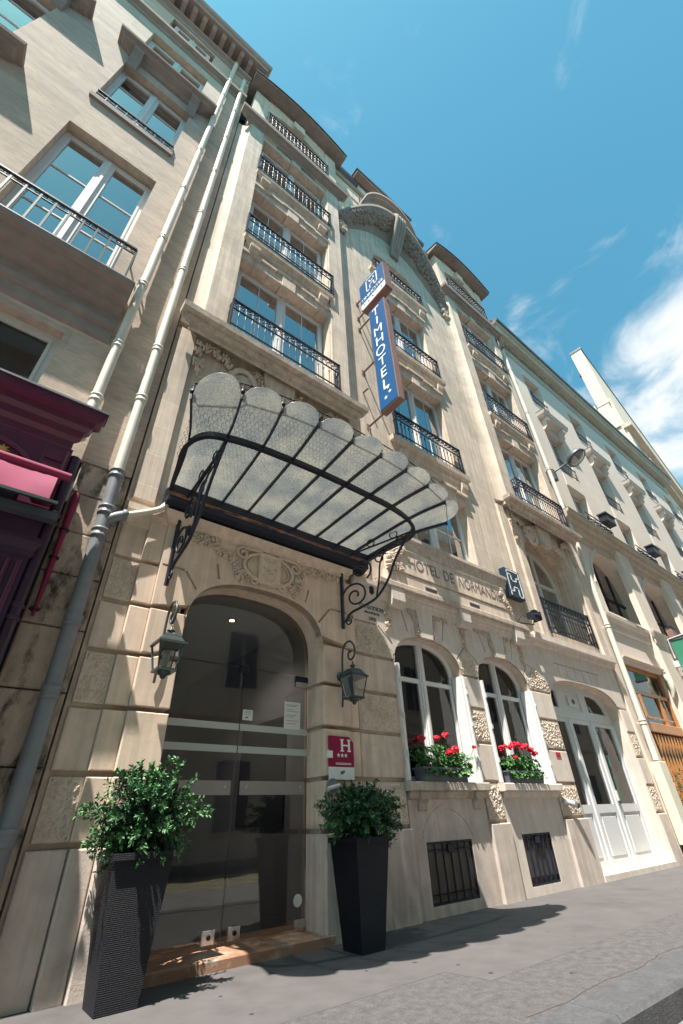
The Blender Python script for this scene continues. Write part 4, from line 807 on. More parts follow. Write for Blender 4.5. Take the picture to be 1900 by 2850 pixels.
mb = MB(); mb.add([(0.66, 0.15, 19.3), (11.96, 0.15, 19.3), (11.96, 1.6, 23.0), (0.66, 1.6, 23.0)], [(0,1,2,3)]).add([(0.66, 1.6, 23.0), (11.96, 1.6, 23.0), (11.96, 6, 24.0), (0.66, 6, 24.0)], [(0,1,2,3)]).add([(0.66, 0.15, 19.3), (0.66, 1.6, 23.0), (0.66, 6, 24.0), (0.66, 6, 19.3)], [(0,1,2,3)]).add([(11.96, 0.15, 19.3), (11.96, 1.6, 23.0), (11.96, 6, 24.0), (11.96, 6, 19.3)], [(3,2,1,0)])
H.put(mb, 'mansard_roof', 'slate')
H.put(moulding(MB(), 3.95, 8.60, [(0.0, 19.95), (0.10, 20.0), (0.30, 20.15), (0.32, 20.28)], 0.25), 'roof_gutter', 'zinc')
H.box('back_wall', 'dark', 0.70, 11.92, 5.9, 6.0, 0, 19.3)
H.box('side_wall', 'stone', 0.66, 0.68, 0.82, 6, 0, 19.3); H.box('side_wall', 'stone', 11.94, 11.96, 0.82, 6, 0, 19.3)

# ------------------------------------------------------------------ left house
left = thing('corner_house', (-3.5, 0.3, 0), 'pale limestone house with tall casement windows beside the cream drainpipes', 'building'); LH = At(left)
cols = (-1.83, -0.39), (-4.57, -3.13), (-7.3, -5.86)
holes = []
for a, b_ in cols:
    holes += [(rect(a-0.2, b_-0.14, 4.45, 5.90), 0.25, False), (rect(a, b_, 7.10, 10.70), 0.28, False), (rect(a, b_, 12.15, 14.60), 0.28, False), (rect(a, b_, 15.35, 17.60), 0.28, False), (rect(a+0.1, b_-0.1, 18.85, 19.9), 0.2, False)]
LH.put(MB().sheet(rect(-9, 0.64, 4.2, 20.6), holes, 0.0, 0.8), 'wall', 'leftwall')
LH.put(MB().box(-9, 0.30, 0.05, 0.8, -0.1, 4.2), 'shop_wall', 'dark')
# decayed ashlar pier by the drainpipe
zz = -0.02; r_ = random.Random(4)
while zz < 4.19:
    h_ = r_.uniform(0.42, 0.56); z1 = min(zz+h_, 4.2); LH.box('stone_block', 'leftold', 0.14, 0.64, 0.0+r_.uniform(0, 0.012), 0.3, zz+0.004, z1-0.008, c=0.012); zz = z1
for a, b_ in cols:
    for (z0, z1, y_, m_, cz_, sh) in ((4.45, 5.90, 0.16, 'dullwhite', 0.0, 0), (7.10, 10.66, 0.20, 'white', 0.0, 0), (12.15, 14.56, 0.20, 'white', 1.0, 0), (15.35, 17.56, 0.2, 'white', 0.0, 0)):
        xa, xb = (a-0.2, b_-0.14) if z0 < 5 else (a, b_)
        room(LH, xa-0.02, xb+0.02, z0, z1+0.05, 0.45, 1.2)
        win(LH, xa+0.002, xb-0.002, z0+0.02, z1, y_, 2, 2 if z0 > 6 else 0, 0.07, m_, 'glass' if z0 > 6 else 'clear', curtain='curtain' if cz_ else None)
    room(LH, a+0.08, b_-0.08, 18.8, 19.95, 0.2, 0.8); win(LH, a+0.2, b_-0.2, 18.87, 19.85, 0.12, 2, 0, 0.07, 'dullwhite', curtain=None)
    # entablature with balcony over the entresol
for zc, prof in ((6.35, [(0.0, 6.05), (0.03, 6.08), (0.03, 6.28), (0.07, 6.32), (0.07, 6.42), (0.02, 6.46), (0.02, 6.62), (0.10, 6.66), (0.13, 6.76), (0.24, 6.80), (0.27, 6.90), (0.34, 6.93), (0.36, 7.02)]),):
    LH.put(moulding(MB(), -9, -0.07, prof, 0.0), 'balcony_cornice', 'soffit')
LH.put(moulding(MB(), -9, -0.06, [(0.365, 7.022), (0.365, 7.045)], 0.0), 'slab_lead', 'zinc')
def left_rail(x0, x1, y, z0, h):
    mb = MB().box(x0, x1, y-0.022, y+0.022, z0+h-0.03, z0+h)
    for zz in (z0+0.03, z0+h-0.14): mb.box(x0, x1, y-0.010, y+0.010, zz-0.01, zz+0.01)
    mb.box(x1-0.012, x1+0.012, y, -0.0, z0+h-0.03, z0+h).box(x1-0.01, x1+0.01, y, 0, z0+0.02, z0+0.04)
    rl = LH.put(mb, 'railing', 'iron'); n_ = int((x1-x0)/0.17)
    me = shared(('lbar', round(h, 2)), lambda: mesh_of(MB().box(-0.012, 0.012, -0.012, 0.012, 0, h-0.03), 'baluster'))
    for i in range(n_+1): inst('baluster', me, 'lantern', rl, (x0+(x1-x0)*i/n_, y, z0))
    b_ = MB()
    for i in range(int((x1-x0)/0.1)):
        cx_ = x0+0.05+i*0.1; b_.tube([(p, y, q) for p, q in spiral((cx_, z0+h-0.085), 0.042, 0.012, 90 if i % 2 else 270, 1.2, 8)], 0.007, 4, cap=False)
    LH.put(b_, 'scroll_band', 'iron', rl)
left_rail(-8.9, -0.20, -0.31, 7.05, 0.80)
for ci, (a, b_) in enumerate(cols):
    # ledge and low rail at the second floor (first column), slabs on consoles elsewhere
    if ci == 0:
        LH.box('window_ledge', 'soffit', a-0.05, b_+0.03, -0.055, 0.1, 11.97, 12.10); left_rail(a, b_, -0.035, 12.10, 0.28)
    for zt in ((15.30,) if ci == 0 else (11.32, 15.30)):
        sl_ = LH.put(mould_ret(MB(), a-0.0, b_+0.10, [(0.0, zt-0.34), (0.05, zt-0.32), (0.10, zt-0.24), (0.22, zt-0.18), (0.26, zt-0.10), (0.33, zt-0.08), (0.34, zt)], 0.0), 'window_slab', 'soffit')
        for xx in (a+0.02, b_-0.12): LH.put(MB().prism([(0, zt-0.85), (0, zt-0.33), (-0.24, zt-0.2), (-0.24, zt-0.34), (-0.15, zt-0.42), (-0.11, zt-0.6), (-0.04, zt-0.82)], lambda u, w_, d: (d, u, w_), xx, xx+0.2), 'slab_bracket', 'soffit', sl_)
        left_rail(a+0.02, b_-0.02, -0.20, zt, 0.22)
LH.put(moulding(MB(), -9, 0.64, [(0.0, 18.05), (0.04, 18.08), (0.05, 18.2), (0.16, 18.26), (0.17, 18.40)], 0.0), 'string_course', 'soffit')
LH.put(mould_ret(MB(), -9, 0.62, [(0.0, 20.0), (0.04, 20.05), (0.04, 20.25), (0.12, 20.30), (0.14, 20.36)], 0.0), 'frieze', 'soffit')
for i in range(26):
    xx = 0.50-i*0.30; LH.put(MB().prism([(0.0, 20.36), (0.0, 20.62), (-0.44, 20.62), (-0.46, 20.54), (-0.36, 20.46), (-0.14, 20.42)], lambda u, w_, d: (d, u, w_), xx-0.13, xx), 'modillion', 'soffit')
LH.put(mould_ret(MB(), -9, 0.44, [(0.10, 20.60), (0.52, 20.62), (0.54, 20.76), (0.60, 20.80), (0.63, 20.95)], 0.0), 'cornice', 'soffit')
LH.box('roof_deck', 'zinc', -9.6, 1.06, -0.62, 3.0, 20.955, 21.02)
# ------------------------------------------------------------------ burgundy shopfront on the left house
shop = thing('shopfront', (-1.9, -0.2, 0), 'carved burgundy wooden shopfront with arched dark fascia and gilt star', 'shopfront'); SH = At(shop)
ys = -0.42
SH.put(mould_ret(MB(), -6, -0.02, [(0.0, 3.95), (0.02, 3.98), (0.02, 4.06), (0.06, 4.10), (0.08, 4.17), (0.12, 4.21), (0.13, 4.28), (0.19, 4.31), (0.20, 4.395)], ys+0.02), 'cornice', 'burg')
SH.put(mould_ret(MB(), -6, -0.02, [(0.0, 4.396), (0.215, 4.397), (0.215, 4.42)], ys+0.02), 'cornice_lead', 'zinc')
SH.box('fascia_board', 'burg', -6, 0.02, ys, -0.005, 3.17, 3.97)
op = basket(-1.53, -0.25, 3.60, 0.25, 3.22, 2.2)
SH.put(MB().prism(op, FRONT, ys-0.012, ys-0.002), 'arched_panel', 'dark')
bk = op[2:]; SH.put(MB().tube([(p, ys-0.015, q) for p, q in bk], 0.030, 6), 'panel_moulding', 'burg')
mb = MB(); pts = [(-0.48+(0.060 if k % 2 == 0 else 0.026)*math.cos(R(90+22.5*k)), 3.705+(0.060 if k % 2 == 0 else 0.026)*math.sin(R(90+22.5*k))) for k in range(16)]; mb.prism(pts, FRONT, ys-0.025, ys-0.013); SH.put(mb, 'gilt_star', 'gold')
SH.box('gilt_letter', 'gold', -0.82, -0.69, ys-0.025, ys-0.013, 3.65, 3.82); SH.box('gilt_letter', 'gold', -1.07, -0.94, ys-0.025, ys-0.013, 3.65, 3.82)
SH.box('corner_block', 'burg', -0.20, 0.0, ys-0.03, ys, 3.42, 3.93, c=0.02); SH.box('corner_carving', 'burg', -0.17, -0.03, ys-0.045, ys-0.031, 3.76, 3.88); SH.box('corner_carving', 'burg', -0.17, -0.03, ys-0.055, ys-0.031, 3.64, 3.70)
SH.put(MB().tube([(0.06, ys+0.07, 0.0), (0.06, ys+0.07, 3.93)], 0.05, 10), 'corner_colonnette', 'burgdark')
for zz in (2.28, 2.38, 3.17, 3.25): SH.put(MB().lathe([(0.052, 0), (0.068, 0.02), (0.052, 0.04)], (0.06, ys+0.07, zz), 10), 'colonnette_ring', 'burgdark')
SH.box('shop_return', 'burgdark', 0.0, 0.11, ys+0.10, 0.0, 0, 3.94)
SH.box('pilaster', 'burgdark', -0.29, 0.02, ys, -0.01, 0.0, 3.17)
for k in range(4): SH.put(MB().tube([(-0.25+k*0.072, ys-0.004, 0.5), (-0.25+k*0.072, ys-0.004, 2.74)], 0.020, 6), 'pilaster_flute', 'burg')
SH.put(mould_ret(MB(), -0.29, 0.02, [(0.0, 2.78), (0.03, 2.80), (0.02, 2.84), (0.05, 2.91), (0.05, 2.95)], ys), 'pilaster_capital', 'burgdark')
SH.put(MB().sheet(rect(-6, -0.29, 0, 3.17), [(basket(-2.1, -0.40, 2.66, 0.33, 0.4, 2.2), 0.04, False)], ys+0.03, 0.1), 'window_frame', 'burgdark')
bk = basket(-2.1, -0.40, 2.66, 0.33, 0.4, 2.2); SH.put(MB().tube([(p, ys+0.02, q) for p, q in [(-0.40, 0.4)]+bk[2:]+[(-2.1, 0.4)]], 0.012, 6), 'gilt_beading', 'gold')
SH.box('shop_pane', 'glass', -2.15, -0.38, ys+0.075, ys+0.082, 0.35, 3.1)
SH.box('awning_box', 'zinc', -6, 0.10, ys-0.10, ys-0.002, 3.13, 3.20)
awn = thing('awning', (-1.5, -0.5, 3.4), 'rolled crimson awning with hanging cloth below the shopfront fascia', 'awning'); AW = At(awn)
AW.put(MB().tube([(-6, ys-0.10, 3.585), (0.08, ys-0.10, 3.585)], 0.040, 10), 'roller', 'awn')
v = []; n2 = 60
for i in range(n2+1):
    xx = -6+(6-0.01)*i/n2; s_ = 0.022*math.sin(i*0.9)
    v += [(xx, ys-0.11, 3.55), (xx, ys-0.18+s_, 3.44), (xx, ys-0.22+s_*0.7, 3.33), (xx, ys-0.24, 3.22)]
AW.put(MB().add(v, [(4*i+j, 4*i+j+4, 4*i+j+5, 4*i+j+1) for i in range(n2) for j in range(3)], True), 'cloth', 'awn')
AW.put(MB().box(-6, 0.06, ys-0.255, ys-0.225, 3.195, 3.222), 'front_bar', 'lantern')
para = thing('furled_parasol', (0.20, -0.06, 1.6), 'tall furled crimson cloth strapped upright against the decayed stone pier', 'awning'); PA = At(para)
PA.put(MB().tube([(0.205, -0.05, 2.45), (0.205, -0.05, 2.7), (0.20, -0.05, 3.2), (0.195, -0.05, 3.68), (0.195, -0.05, 3.74)], [0.012, 0.022, 0.026, 0.042, 0.030], 9), 'furled_cloth', 'awn')
for zz in (2.5, 3.0, 3.3): PA.put(MB().lathe([(0.040, 0), (0.046, 0.01), (0.040, 0.02)], (0.203, -0.05, zz), 9), 'strap', 'burgdark')

# ------------------------------------------------------------------ glass entrance canopy
can = thing('glass_canopy', (2.40, -0.1, 3.9), 'scalloped wired-glass entrance canopy on scrolled iron brackets above the doorway', 'canopy'); CA = At(can)
gx = [1.30, 1.66, 2.01, 2.36, 2.70, 3.06, 3.43, 3.76]
rx = [(1.22,-1.22), (1.59,-1.29), (1.95,-1.32), (2.34,-1.33), (2.70,-1.33), (3.08,-1.32), (3.47,-1.30), (3.85,-1.24)]
ex = [(1.16,-1.61), (1.57,-1.71), (1.99,-1.76), (2.44,-1.78), (2.86,-1.79), (3.29,-1.77), (3.74,-1.71), (4.20,-1.60)]
ZG, ZR, ZE = 4.17, 4.22, 4.42
ribs = []
for i in range(8): ribs.append([(gx[i], -0.20, ZG), (rx[i][0], rx[i][1], ZR), (ex[i][0], ex[i][1], ZE)])
ribL = [(1.05, -0.20, ZG-0.03), (0.93, -0.93, ZR-0.02), (0.76, -1.32, ZE)]; ribR = [(3.98, -0.20, ZG-0.03), (4.12, -0.95, ZR-0.02), (4.62, -1.27, ZE)]
allr = [ribL]+ribs+[ribR]
gut = MB(); gut.prism([(-0.02,3.90),(-0.02,4.16),(-0.10,4.16),(-0.10,4.00),(-0.19,4.00),(-0.19,4.15),(-0.215,4.15),(-0.215,3.93),(-0.15,3.90)], lambda u, w_, d: (d, u-0.02, w_), 1.02, 3.98); CA.put(gut, 'gutter_beam', 'iron'); CA.put(MB().box(1.03, 3.97, -0.2375, -0.2355, 4.00, 4.045), 'rust_strip', 'rust')
ringp = smooth_curve([(1.05,-0.22,4.10), (0.99,-0.55,4.15), (0.93,-0.90,4.17), (1.02,-1.12,4.19), (1.22,-1.22,4.19), (1.59,-1.29,4.19), (2.34,-1.33,4.19), (3.08,-1.32,4.19), (3.47,-1.30,4.19), (3.85,-1.22,4.19), (4.06,-1.08,4.18), (4.12,-0.88,4.17), (4.05,-0.55,4.15), (3.98,-0.22,4.10)], 6)
v = []; k = len(ringp)
for i, p in enumerate(ringp):
    d = (ringp[min(i+1, k-1)]-ringp[max(i-1, 0)]); nrm = Vector((d.y, -d.x, 0)).normalized()
    for (o_, dz) in ((-0.008, -0.045), (0.040, -0.045), (0.040, -0.030), (0.012, -0.030), (0.012, 0.045), (-0.008, 0.045)): q = p+nrm*o_; v.append((q.x, q.y, q.z+dz))
CA.put(MB().add(v, [(6*i+j, 6*i+(j+1) % 6, 6*i+6+(j+1) % 6, 6*i+6+j) for i in range(k-1) for j in range(6)]), 'ring_beam', 'iron')
for rp_ in allr:
    P = [Vector(q) for q in rp_]; sm = smooth_curve(P, 4)
    v = []; kk = len(sm); d0 = (P[2]-P[0]); side = Vector((d0.y, -d0.x, 0)).normalized()*0.010
    for p in sm: v += [tuple(p-side+Vector((0, 0, -0.034))), tuple(p+side+Vector((0, 0, -0.034))), tuple(p+side+Vector((0, 0, 0.006))), tuple(p-side+Vector((0, 0, 0.006)))]
    rb = CA.put(MB().add(v, [(4*i+j, 4*i+(j+1) % 4, 4*i+4+(j+1) % 4, 4*i+4+j) for i in range(kk-1) for j in range(4)]+[(0,1,2,3), (4*kk-1,4*kk-2,4*kk-3,4*kk-4)]), 'rib', 'iron')
    e = P[2]; CA.put(MB().tube([(e.x, e.y, e.z-0.05), (e.x, e.y, e.z+0.09)], 0.012, 5).lathe([(0.024, 0.05), (0.030, 0.065), (0.024, 0.08)], (e.x, e.y, e.z), 7).tube([(e.x, e.y, e.z+0.09), (e.x, e.y, e.z+0.21)], [0.010, 0.002], 5), 'finial', 'iron', rb)
for i in range(9):
    A_, B_ = allr[i], allr[i+1]; a = [Vector(q) for q in smooth_curve(A_, 4)]; b_ = [Vector(q) for q in smooth_curve(B_, 4)]
    nu, kk = 10, len(a); v = []; up = Vector((0, 0, 0.012))
    ins = 0.014
    def P_(u, j):
        return a[j].lerp(b_[j], ins+(1-2*ins)*u)+up
    for j in range(kk):
        for q in range(nu+1): v.append(P_(q/nu, j))
    ea, eb = a[-1], b_[-1]; dout = (ea-a[-2]+eb-b_[-2]).normalized(); bulge = 0.14 if 0 < i < 8 else 0.22
    for j in (1, 2, 3):     # rounded scallop beyond the rib ends
        for q in range(nu+1):
            u = q/nu; full = bulge*(math.sqrt(max(0, 1-(2*u-1)**2))); v.append(P_(u, kk-1)+dout*full*j/3)
    rows = kk+3; top = [p+Vector((0, 0, 0.007)) for p in v]; nv = len(v)
    fs = [(r*(nu+1)+q, r*(nu+1)+q+1, (r+1)*(nu+1)+q+1, (r+1)*(nu+1)+q) for r in range(rows-1) for q in range(nu)]
    fs2 = [tuple(nv+t_ for t_ in reversed(f)) for f in fs]
    edge = [(rows-1)*(nu+1)+q for q in range(nu+1)]; fe = [(edge[q], edge[q+1], nv+edge[q+1], nv+edge[q]) for q in range(nu)]
    CA.put(MB().add(v+top, fs+fs2+fe, True), 'glass_pane', 'wired')
# rods and wire netting laid over the glass
fin = [Vector(r_[2])+Vector((0, 0, 0.19)) for r_ in allr]
CA.put(MB().tube(fin, 0.007, 4), 'net_rod', 'iron')
net = MB(); cw = 0.048; 
def netz(x, y): return 4.61
def inside(x, y):
    if y > -0.12: return False
    lx = 1.02+(y+0.2)*0.165 if y > -0.93 else 0.90+(y+0.93)*0.42
    if x < lx or x > 5.08-lx+(0.10 if y < -0.9 else 0): return False
    for q in range(9):
        x0, x1 = fin[q].x, fin[q+1].x
        if x0 <= x <= x1:
            t_ = (x-x0)/(x1-x0); return y > fin[q].y+(fin[q+1].y-fin[q].y)*t_
    return False
ny = int(1.75/(cw*0.866)); nx = int(4.0/cw)
for j in range(ny):
    for i in range(nx):
        x0 = 0.74+i*cw+(cw/2 if j % 2 else 0); y0 = -0.14-j*cw*0.866
        if not inside(x0, y0): continue
        c_ = Vector((x0, y0, netz(x0, y0))); pts = [Vector((x0+cw*0.29*2*0.866*0.5*math.cos(R(90+60*q))*1.15, y0+cw*0.577*math.sin(R(90+60*q)), c_.z)) for q in (0, 1, 2, 3)]
        for q in range(3):
            p0, p1 = pts[q], pts[q+1]; d = (p1-p0).normalized(); s_ = Vector((-d.y, d.x, 0))*0.0026; net.add([p0-s_, p0+s_, p1+s_, p1-s_], [(0,1,2,3)]); net.add([p0+Vector((0,0,0.0026)), p0-Vector((0,0,0.0026)), p1-Vector((0,0,0.0026)), p1+Vector((0,0,0.0026))], [(0,1,2,3)])
no = CA.put(net, 'wire_netting', 'iron'); no['kind'] = 'stuff'
# scrolled brackets
def bracket(p0, p1):
    d = Vector((p1[0]-p0[0], p1[1]-p0[1], 0)); ln = d.length; d.normalize()
    def W(u, z): return (p0[0]+d.x*u, p0[1]+d.y*u, z)
    mb = MB(); mb.tube([W(0.02, 2.98), W(0.02, 3.92)], 0.024, 4)
    br_ = CA.put(mb, 'bracket', 'iron')
    def tb(pts, r=0.014, name='scroll', n_=5): CA.put(MB().tube([W(u, z) for u, z in pts], r, 5), name, 'iron', br_)
    sc_ = [Vector((p, q, 0)) for p, q in ((0.05,3.06),(0.14,3.17),(0.30,3.22),(0.52,3.30),(0.70,3.50),(0.84,3.78),(0.98,3.98),(ln-0.04,4.12))]
    tb([(p.x, p.y) for p in smooth_curve(sc_, 5)], 0.018)
    tb([(0.05, 4.02), (0.4, 4.06), (ln, 4.13)], 0.014)
    sc_ = [Vector((p, q, 0)) for p, q in ((0.52,3.30),(0.58,3.55),(0.62,3.80),(0.74,3.97),(0.90,4.0))]
    tb([(p.x, p.y) for p in smooth_curve(sc_, 5)], 0.013)
    tb(spiral((0.22, 3.40), 0.20, 0.03, 180, -1.6, 30), 0.014); tb(spiral((0.32, 3.76), 0.17, 0.03, -60, 1.5, 28), 0.014); tb(spiral((0.62, 3.86), 0.10, 0.02, 20, 1.3, 20), 0.011); tb(spiral((0.95, 4.04), 0.075, 0.02, 200, -1.4, 18), 0.010)
    tb([(0.50+0.055*math.cos(R(a)), 4.13+0.055*math.sin(R(a))) for a in range(0, 361, 30)], 0.009); tb([(0.85+0.055*math.cos(R(a)), 4.16+0.055*math.sin(R(a))) for a in range(0, 361, 30)], 0.009)
    tb(spiral((0.10, 3.06), 0.05, 0.015, 90, -1.3, 14), 0.011); CA.put(MB().blob(W(0.46, 3.42), 0.05, 0.03, 0.07, 6), 'leaf_boss', 'iron', br_)
bracket((1.23, -0.09), (1.22, -1.22)); bracket((3.56, -0.09), (4.02, -1.14))

# ------------------------------------------------------------------ entrance: step, glass door, lobby
stp = tag(MB().box(1.46, 3.36, -0.10, 0.62, -0.05, 0.075, c=0.012).build('door_step', 'step'), 'worn red-brown stone step under the glass entrance door', 'step')
gd = thing('glass_door', (2.4, 0.25, 0.08), 'arched frameless glass entrance door with two frosted bands', 'door'); GD = At(gd); yg = 0.25
gp = basket(1.50, 3.26, 2.59, 0.64, 0.05, 2.7, 22)[2:]
up = [(3.255, 2.40)]+[(p, q) for p, q in gp if q > 2.40]+[(1.505, 2.40)]
GD.put(MB().prism(up, FRONT, yg, yg+0.010), 'fanlight', 'clear'); GD.box('door_leaf', 'clear', 1.505, 2.375, yg, yg+0.010, 0.095, 2.392); GD.box('door_leaf', 'clear', 2.383, 3.25, yg, yg+0.010, 0.095, 2.392)
for a, b_ in ((1.508, 2.373), (2.385, 3.247)):
    for z0 in (1.745, 1.535): GD.box('frosted_band', 'frost', a, b_, yg-0.003, yg-0.001, z0, z0+0.065)
GD.box('push_plate', 'acrylic', 1.80, 2.33, yg-0.028, yg-0.018, 1.165, 1.285); GD.box('push_plate', 'acrylic', 2.43, 3.20, yg-0.028, yg-0.018, 1.165, 1.285)
for xx in (2.26, 2.50, 3.14): GD.put(MB().lathe([(0.018, 0), (0.018, 0.028)], (xx, yg-0.034, 1.23), 10, 'y'), 'fixing', 'steel')
for xx in (2.20, 2.44):
    lk = GD.box('lock_plate', 'steel', xx, xx+0.115, yg-0.016, yg-0.001, 0.10, 0.195, c=0.004); GD.put(MB().lathe([(0.018, 0), (0.018, 0.010)], (xx+0.058, yg-0.027, 0.15), 8, 'y'), 'keyhole', 'iron', lk)
GD.box('patch_fitting', 'steel', 3.12, 3.25, yg-0.012, yg+0.022, 0.10, 0.165); GD.box('patch_fitting', 'iron', 3.08, 3.25, yg-0.014, yg+0.024, 2.33, 2.395); GD.box('patch_fitting', 'steel', 3.08, 3.25, yg-0.010, yg+0.020, 2.27, 2.328); GD.box('patch_fitting', 'iron', 2.33, 2.43, yg-0.014, yg+0.024, 2.34, 2.42)
GD.put(MB().lathe([(0.05, 0), (0.05, 0.002)], (3.16, yg-0.004, 0.30), 16, 'y'), 'round_sticker', 'paper')
nt1 = thing('door_notice', (3.05, yg-0.005, 1.82), 'tall printed white notice taped inside the right leaf of the glass door', 'notice'); q_ = At(nt1); sh_ = q_.box('sheet', 'paper', 2.93, 3.15, yg-0.006, yg-0.004, 1.80, 2.09)
for k, zz in enumerate((2.06, 2.045, 2.01, 1.99, 1.95, 1.93, 1.89, 1.86)): q_.box('printed_line', 'ink', 2.955, 3.125-0.03*(k % 3), yg-0.0072, yg-0.0062, zz-0.004, zz)
nt2 = thing('camera_notice', (2.46, yg-0.005, 1.86), 'small white camera surveillance notice with teal lettering on the glass door', 'notice'); q_ = At(nt2); q_.box('sheet', 'paper', 2.405, 2.525, yg-0.006, yg-0.004, 1.85, 1.955)
for zz in (1.94, 1.928, 1.910): q_.box('printed_line', 'teal', 2.42, 2.51, yg-0.0072, yg-0.0062, zz-0.005, zz)
q_.put(MB().prism([(2.435, 1.865), (2.47, 1.875), (2.475, 1.89), (2.44, 1.88)], FRONT, yg-0.0072, yg-0.0062), 'camera_symbol', 'ink')
# lobby behind the glass
lob = bpy.data.objects.new('lobby', None); col.objects.link(lob); tag(lob, kind='structure'); LB = At(lob)
LB.box('lobby_floor', 'lobbyfloor', 1.2, 3.6, 0.62, 5.0, -0.02, 0.074); LB.box('lobby_wall', 'lobbywood', 1.2, 1.3, 0.34, 5.0, 0.05, 3.4); LB.box('lobby_wall', 'lobby', 3.45, 3.55, 0.34, 5.0, 0.05, 3.4); LB.box('lobby_wall', 'lobby', 1.2, 3.6, 4.9, 5.0, 0.05, 3.4); LB.box('lobby_ceiling', 'lobbyceil', 1.2, 3.6, 0.36, 5.0, 3.28, 3.4)
for k in range(5): LB.box('wall_panel', 'lobbywood', 1.30, 1.33, 0.6+k*0.8, 1.25+k*0.8, 0.2, 2.6)
LB.box('wall_recess', 'dark', 3.42, 3.449, 1.0, 2.2, 0.9, 2.1)
dl = thing('ceiling_downlight', (2.55, 1.1, 3.27), 'small lit downlight recessed in the lobby ceiling', 'light'); DL = At(dl); DL.put(MB().lathe([(0.07, 0), (0.07, 0.012)], (2.55, 1.1, 3.267), 14), 'trim_ring', 'signbrown')
em = bpy.data.materials.new('warm_bulb'); em.use_nodes = True; eb_ = em.node_tree.nodes['Principled BSDF']; eb_.inputs['Emission Color'].default_value = (1, 0.72, 0.35, 1); eb_.inputs['Emission Strength'].default_value = 4.0; MT['bulb'] = em
DL.put(MB().lathe([(0.035, 0), (0.035, 0.004)], (2.55, 1.1, 3.262), 12), 'bulb', 'bulb')

# ------------------------------------------------------------------ white shop door
wdo = thing('white_door', (10.0, 0.3, 0.08), 'white three-leaf glazed door with panelled base under a flat arch', 'door'); WDo = At(wdo); y_ = 0.28
tp_ = [(p, q) for p, q in WD[2:] if q > 2.44]
WDo.put(MB().sheet([(8.63, 2.44), (11.43, 2.44)]+tp_, [(rect(8.72, 9.30, 2.62, 2.93), 0.04, False), (rect(9.62, 10.22, 2.60, 2.96), 0.02, True), ([(10.50, 2.62), (11.26, 2.62), (11.20, 2.78), (11.02, 2.92), (10.80, 2.96), (10.50, 2.96)], 0.04, False)], y_-0.03, 0.08), 'transom_panel', 'doorgrey')
WDo.box('transom_pane', 'clear', 8.70, 9.32, y_+0.015, y_+0.022, 2.60, 2.95); WDo.box('transom_pane', 'clear', 10.48, 11.28, y_+0.015, y_+0.022, 2.60, 2.98); WDo.box('vent_panel', 'doorgrey', 9.72, 10.12, y_-0.04, y_-0.012, 2.68, 2.88, c=0.01); WDo.put(MB().lathe([(0.05, 0), (0.05, 0.01)], (9.92, y_-0.05, 2.78), 12, 'y'), 'vent', 'ink')
for a, b_ in ((8.63, 9.52), (9.525, 10.43), (10.435, 11.43)):
    s_ = 0.125
    lf = WDo.put(MB().sheet(rect(a, b_, 0.09, 2.435), [(rect(a+s_, b_-s_, 1.00, 2.36), 0.05, False), (rect(a+s_, b_-s_, 0.20, 0.87), 0.022, True)], y_-0.03, 0.06), 'door_leaf', 'doorgrey')
    WDo.put(MB().box(a+s_, b_-s_, y_+0.005, y_+0.011, 1.00, 2.36), 'pane', 'clear', lf); WDo.put(MB().box(a+s_+0.05, b_-s_-0.05, y_-0.022, y_-0.008, 0.25, 0.82, c=0.012), 'raised_panel', 'doorgrey', lf)
    WDo.put(MB().box(b_-0.022, b_+0.02 if b_ < 11 else b_, y_-0.05, y_-0.03, 0.09, 2.43), 'cover_strip', 'white', lf)
    v = []
    for i in range(17): xx = a+s_+(b_-a-2*s_)*(0.05+0.5*i/16); v += [(xx, y_+0.07+0.02*math.sin(i*1.8), 0.95), (xx, y_+0.07+0.02*math.sin(i*1.8), 2.40)]
    WDo.put(MB().add(v, [(2*i, 2*i+2, 2*i+3, 2*i+1) for i in range(16)], True), 'curtain', 'curtaingreen', lf)
WDo.box('lock', 'dullwhite', 10.47, 10.52, y_-0.075, y_-0.031, 1.05, 1.22)
WDo.box('threshold', 'pale', 8.62, 11.44, -0.04, 0.36, -0.02, 0.085, c=0.01)
room(H, 8.5, 11.5, 0.0, 3.15, 0.44, 2.0)

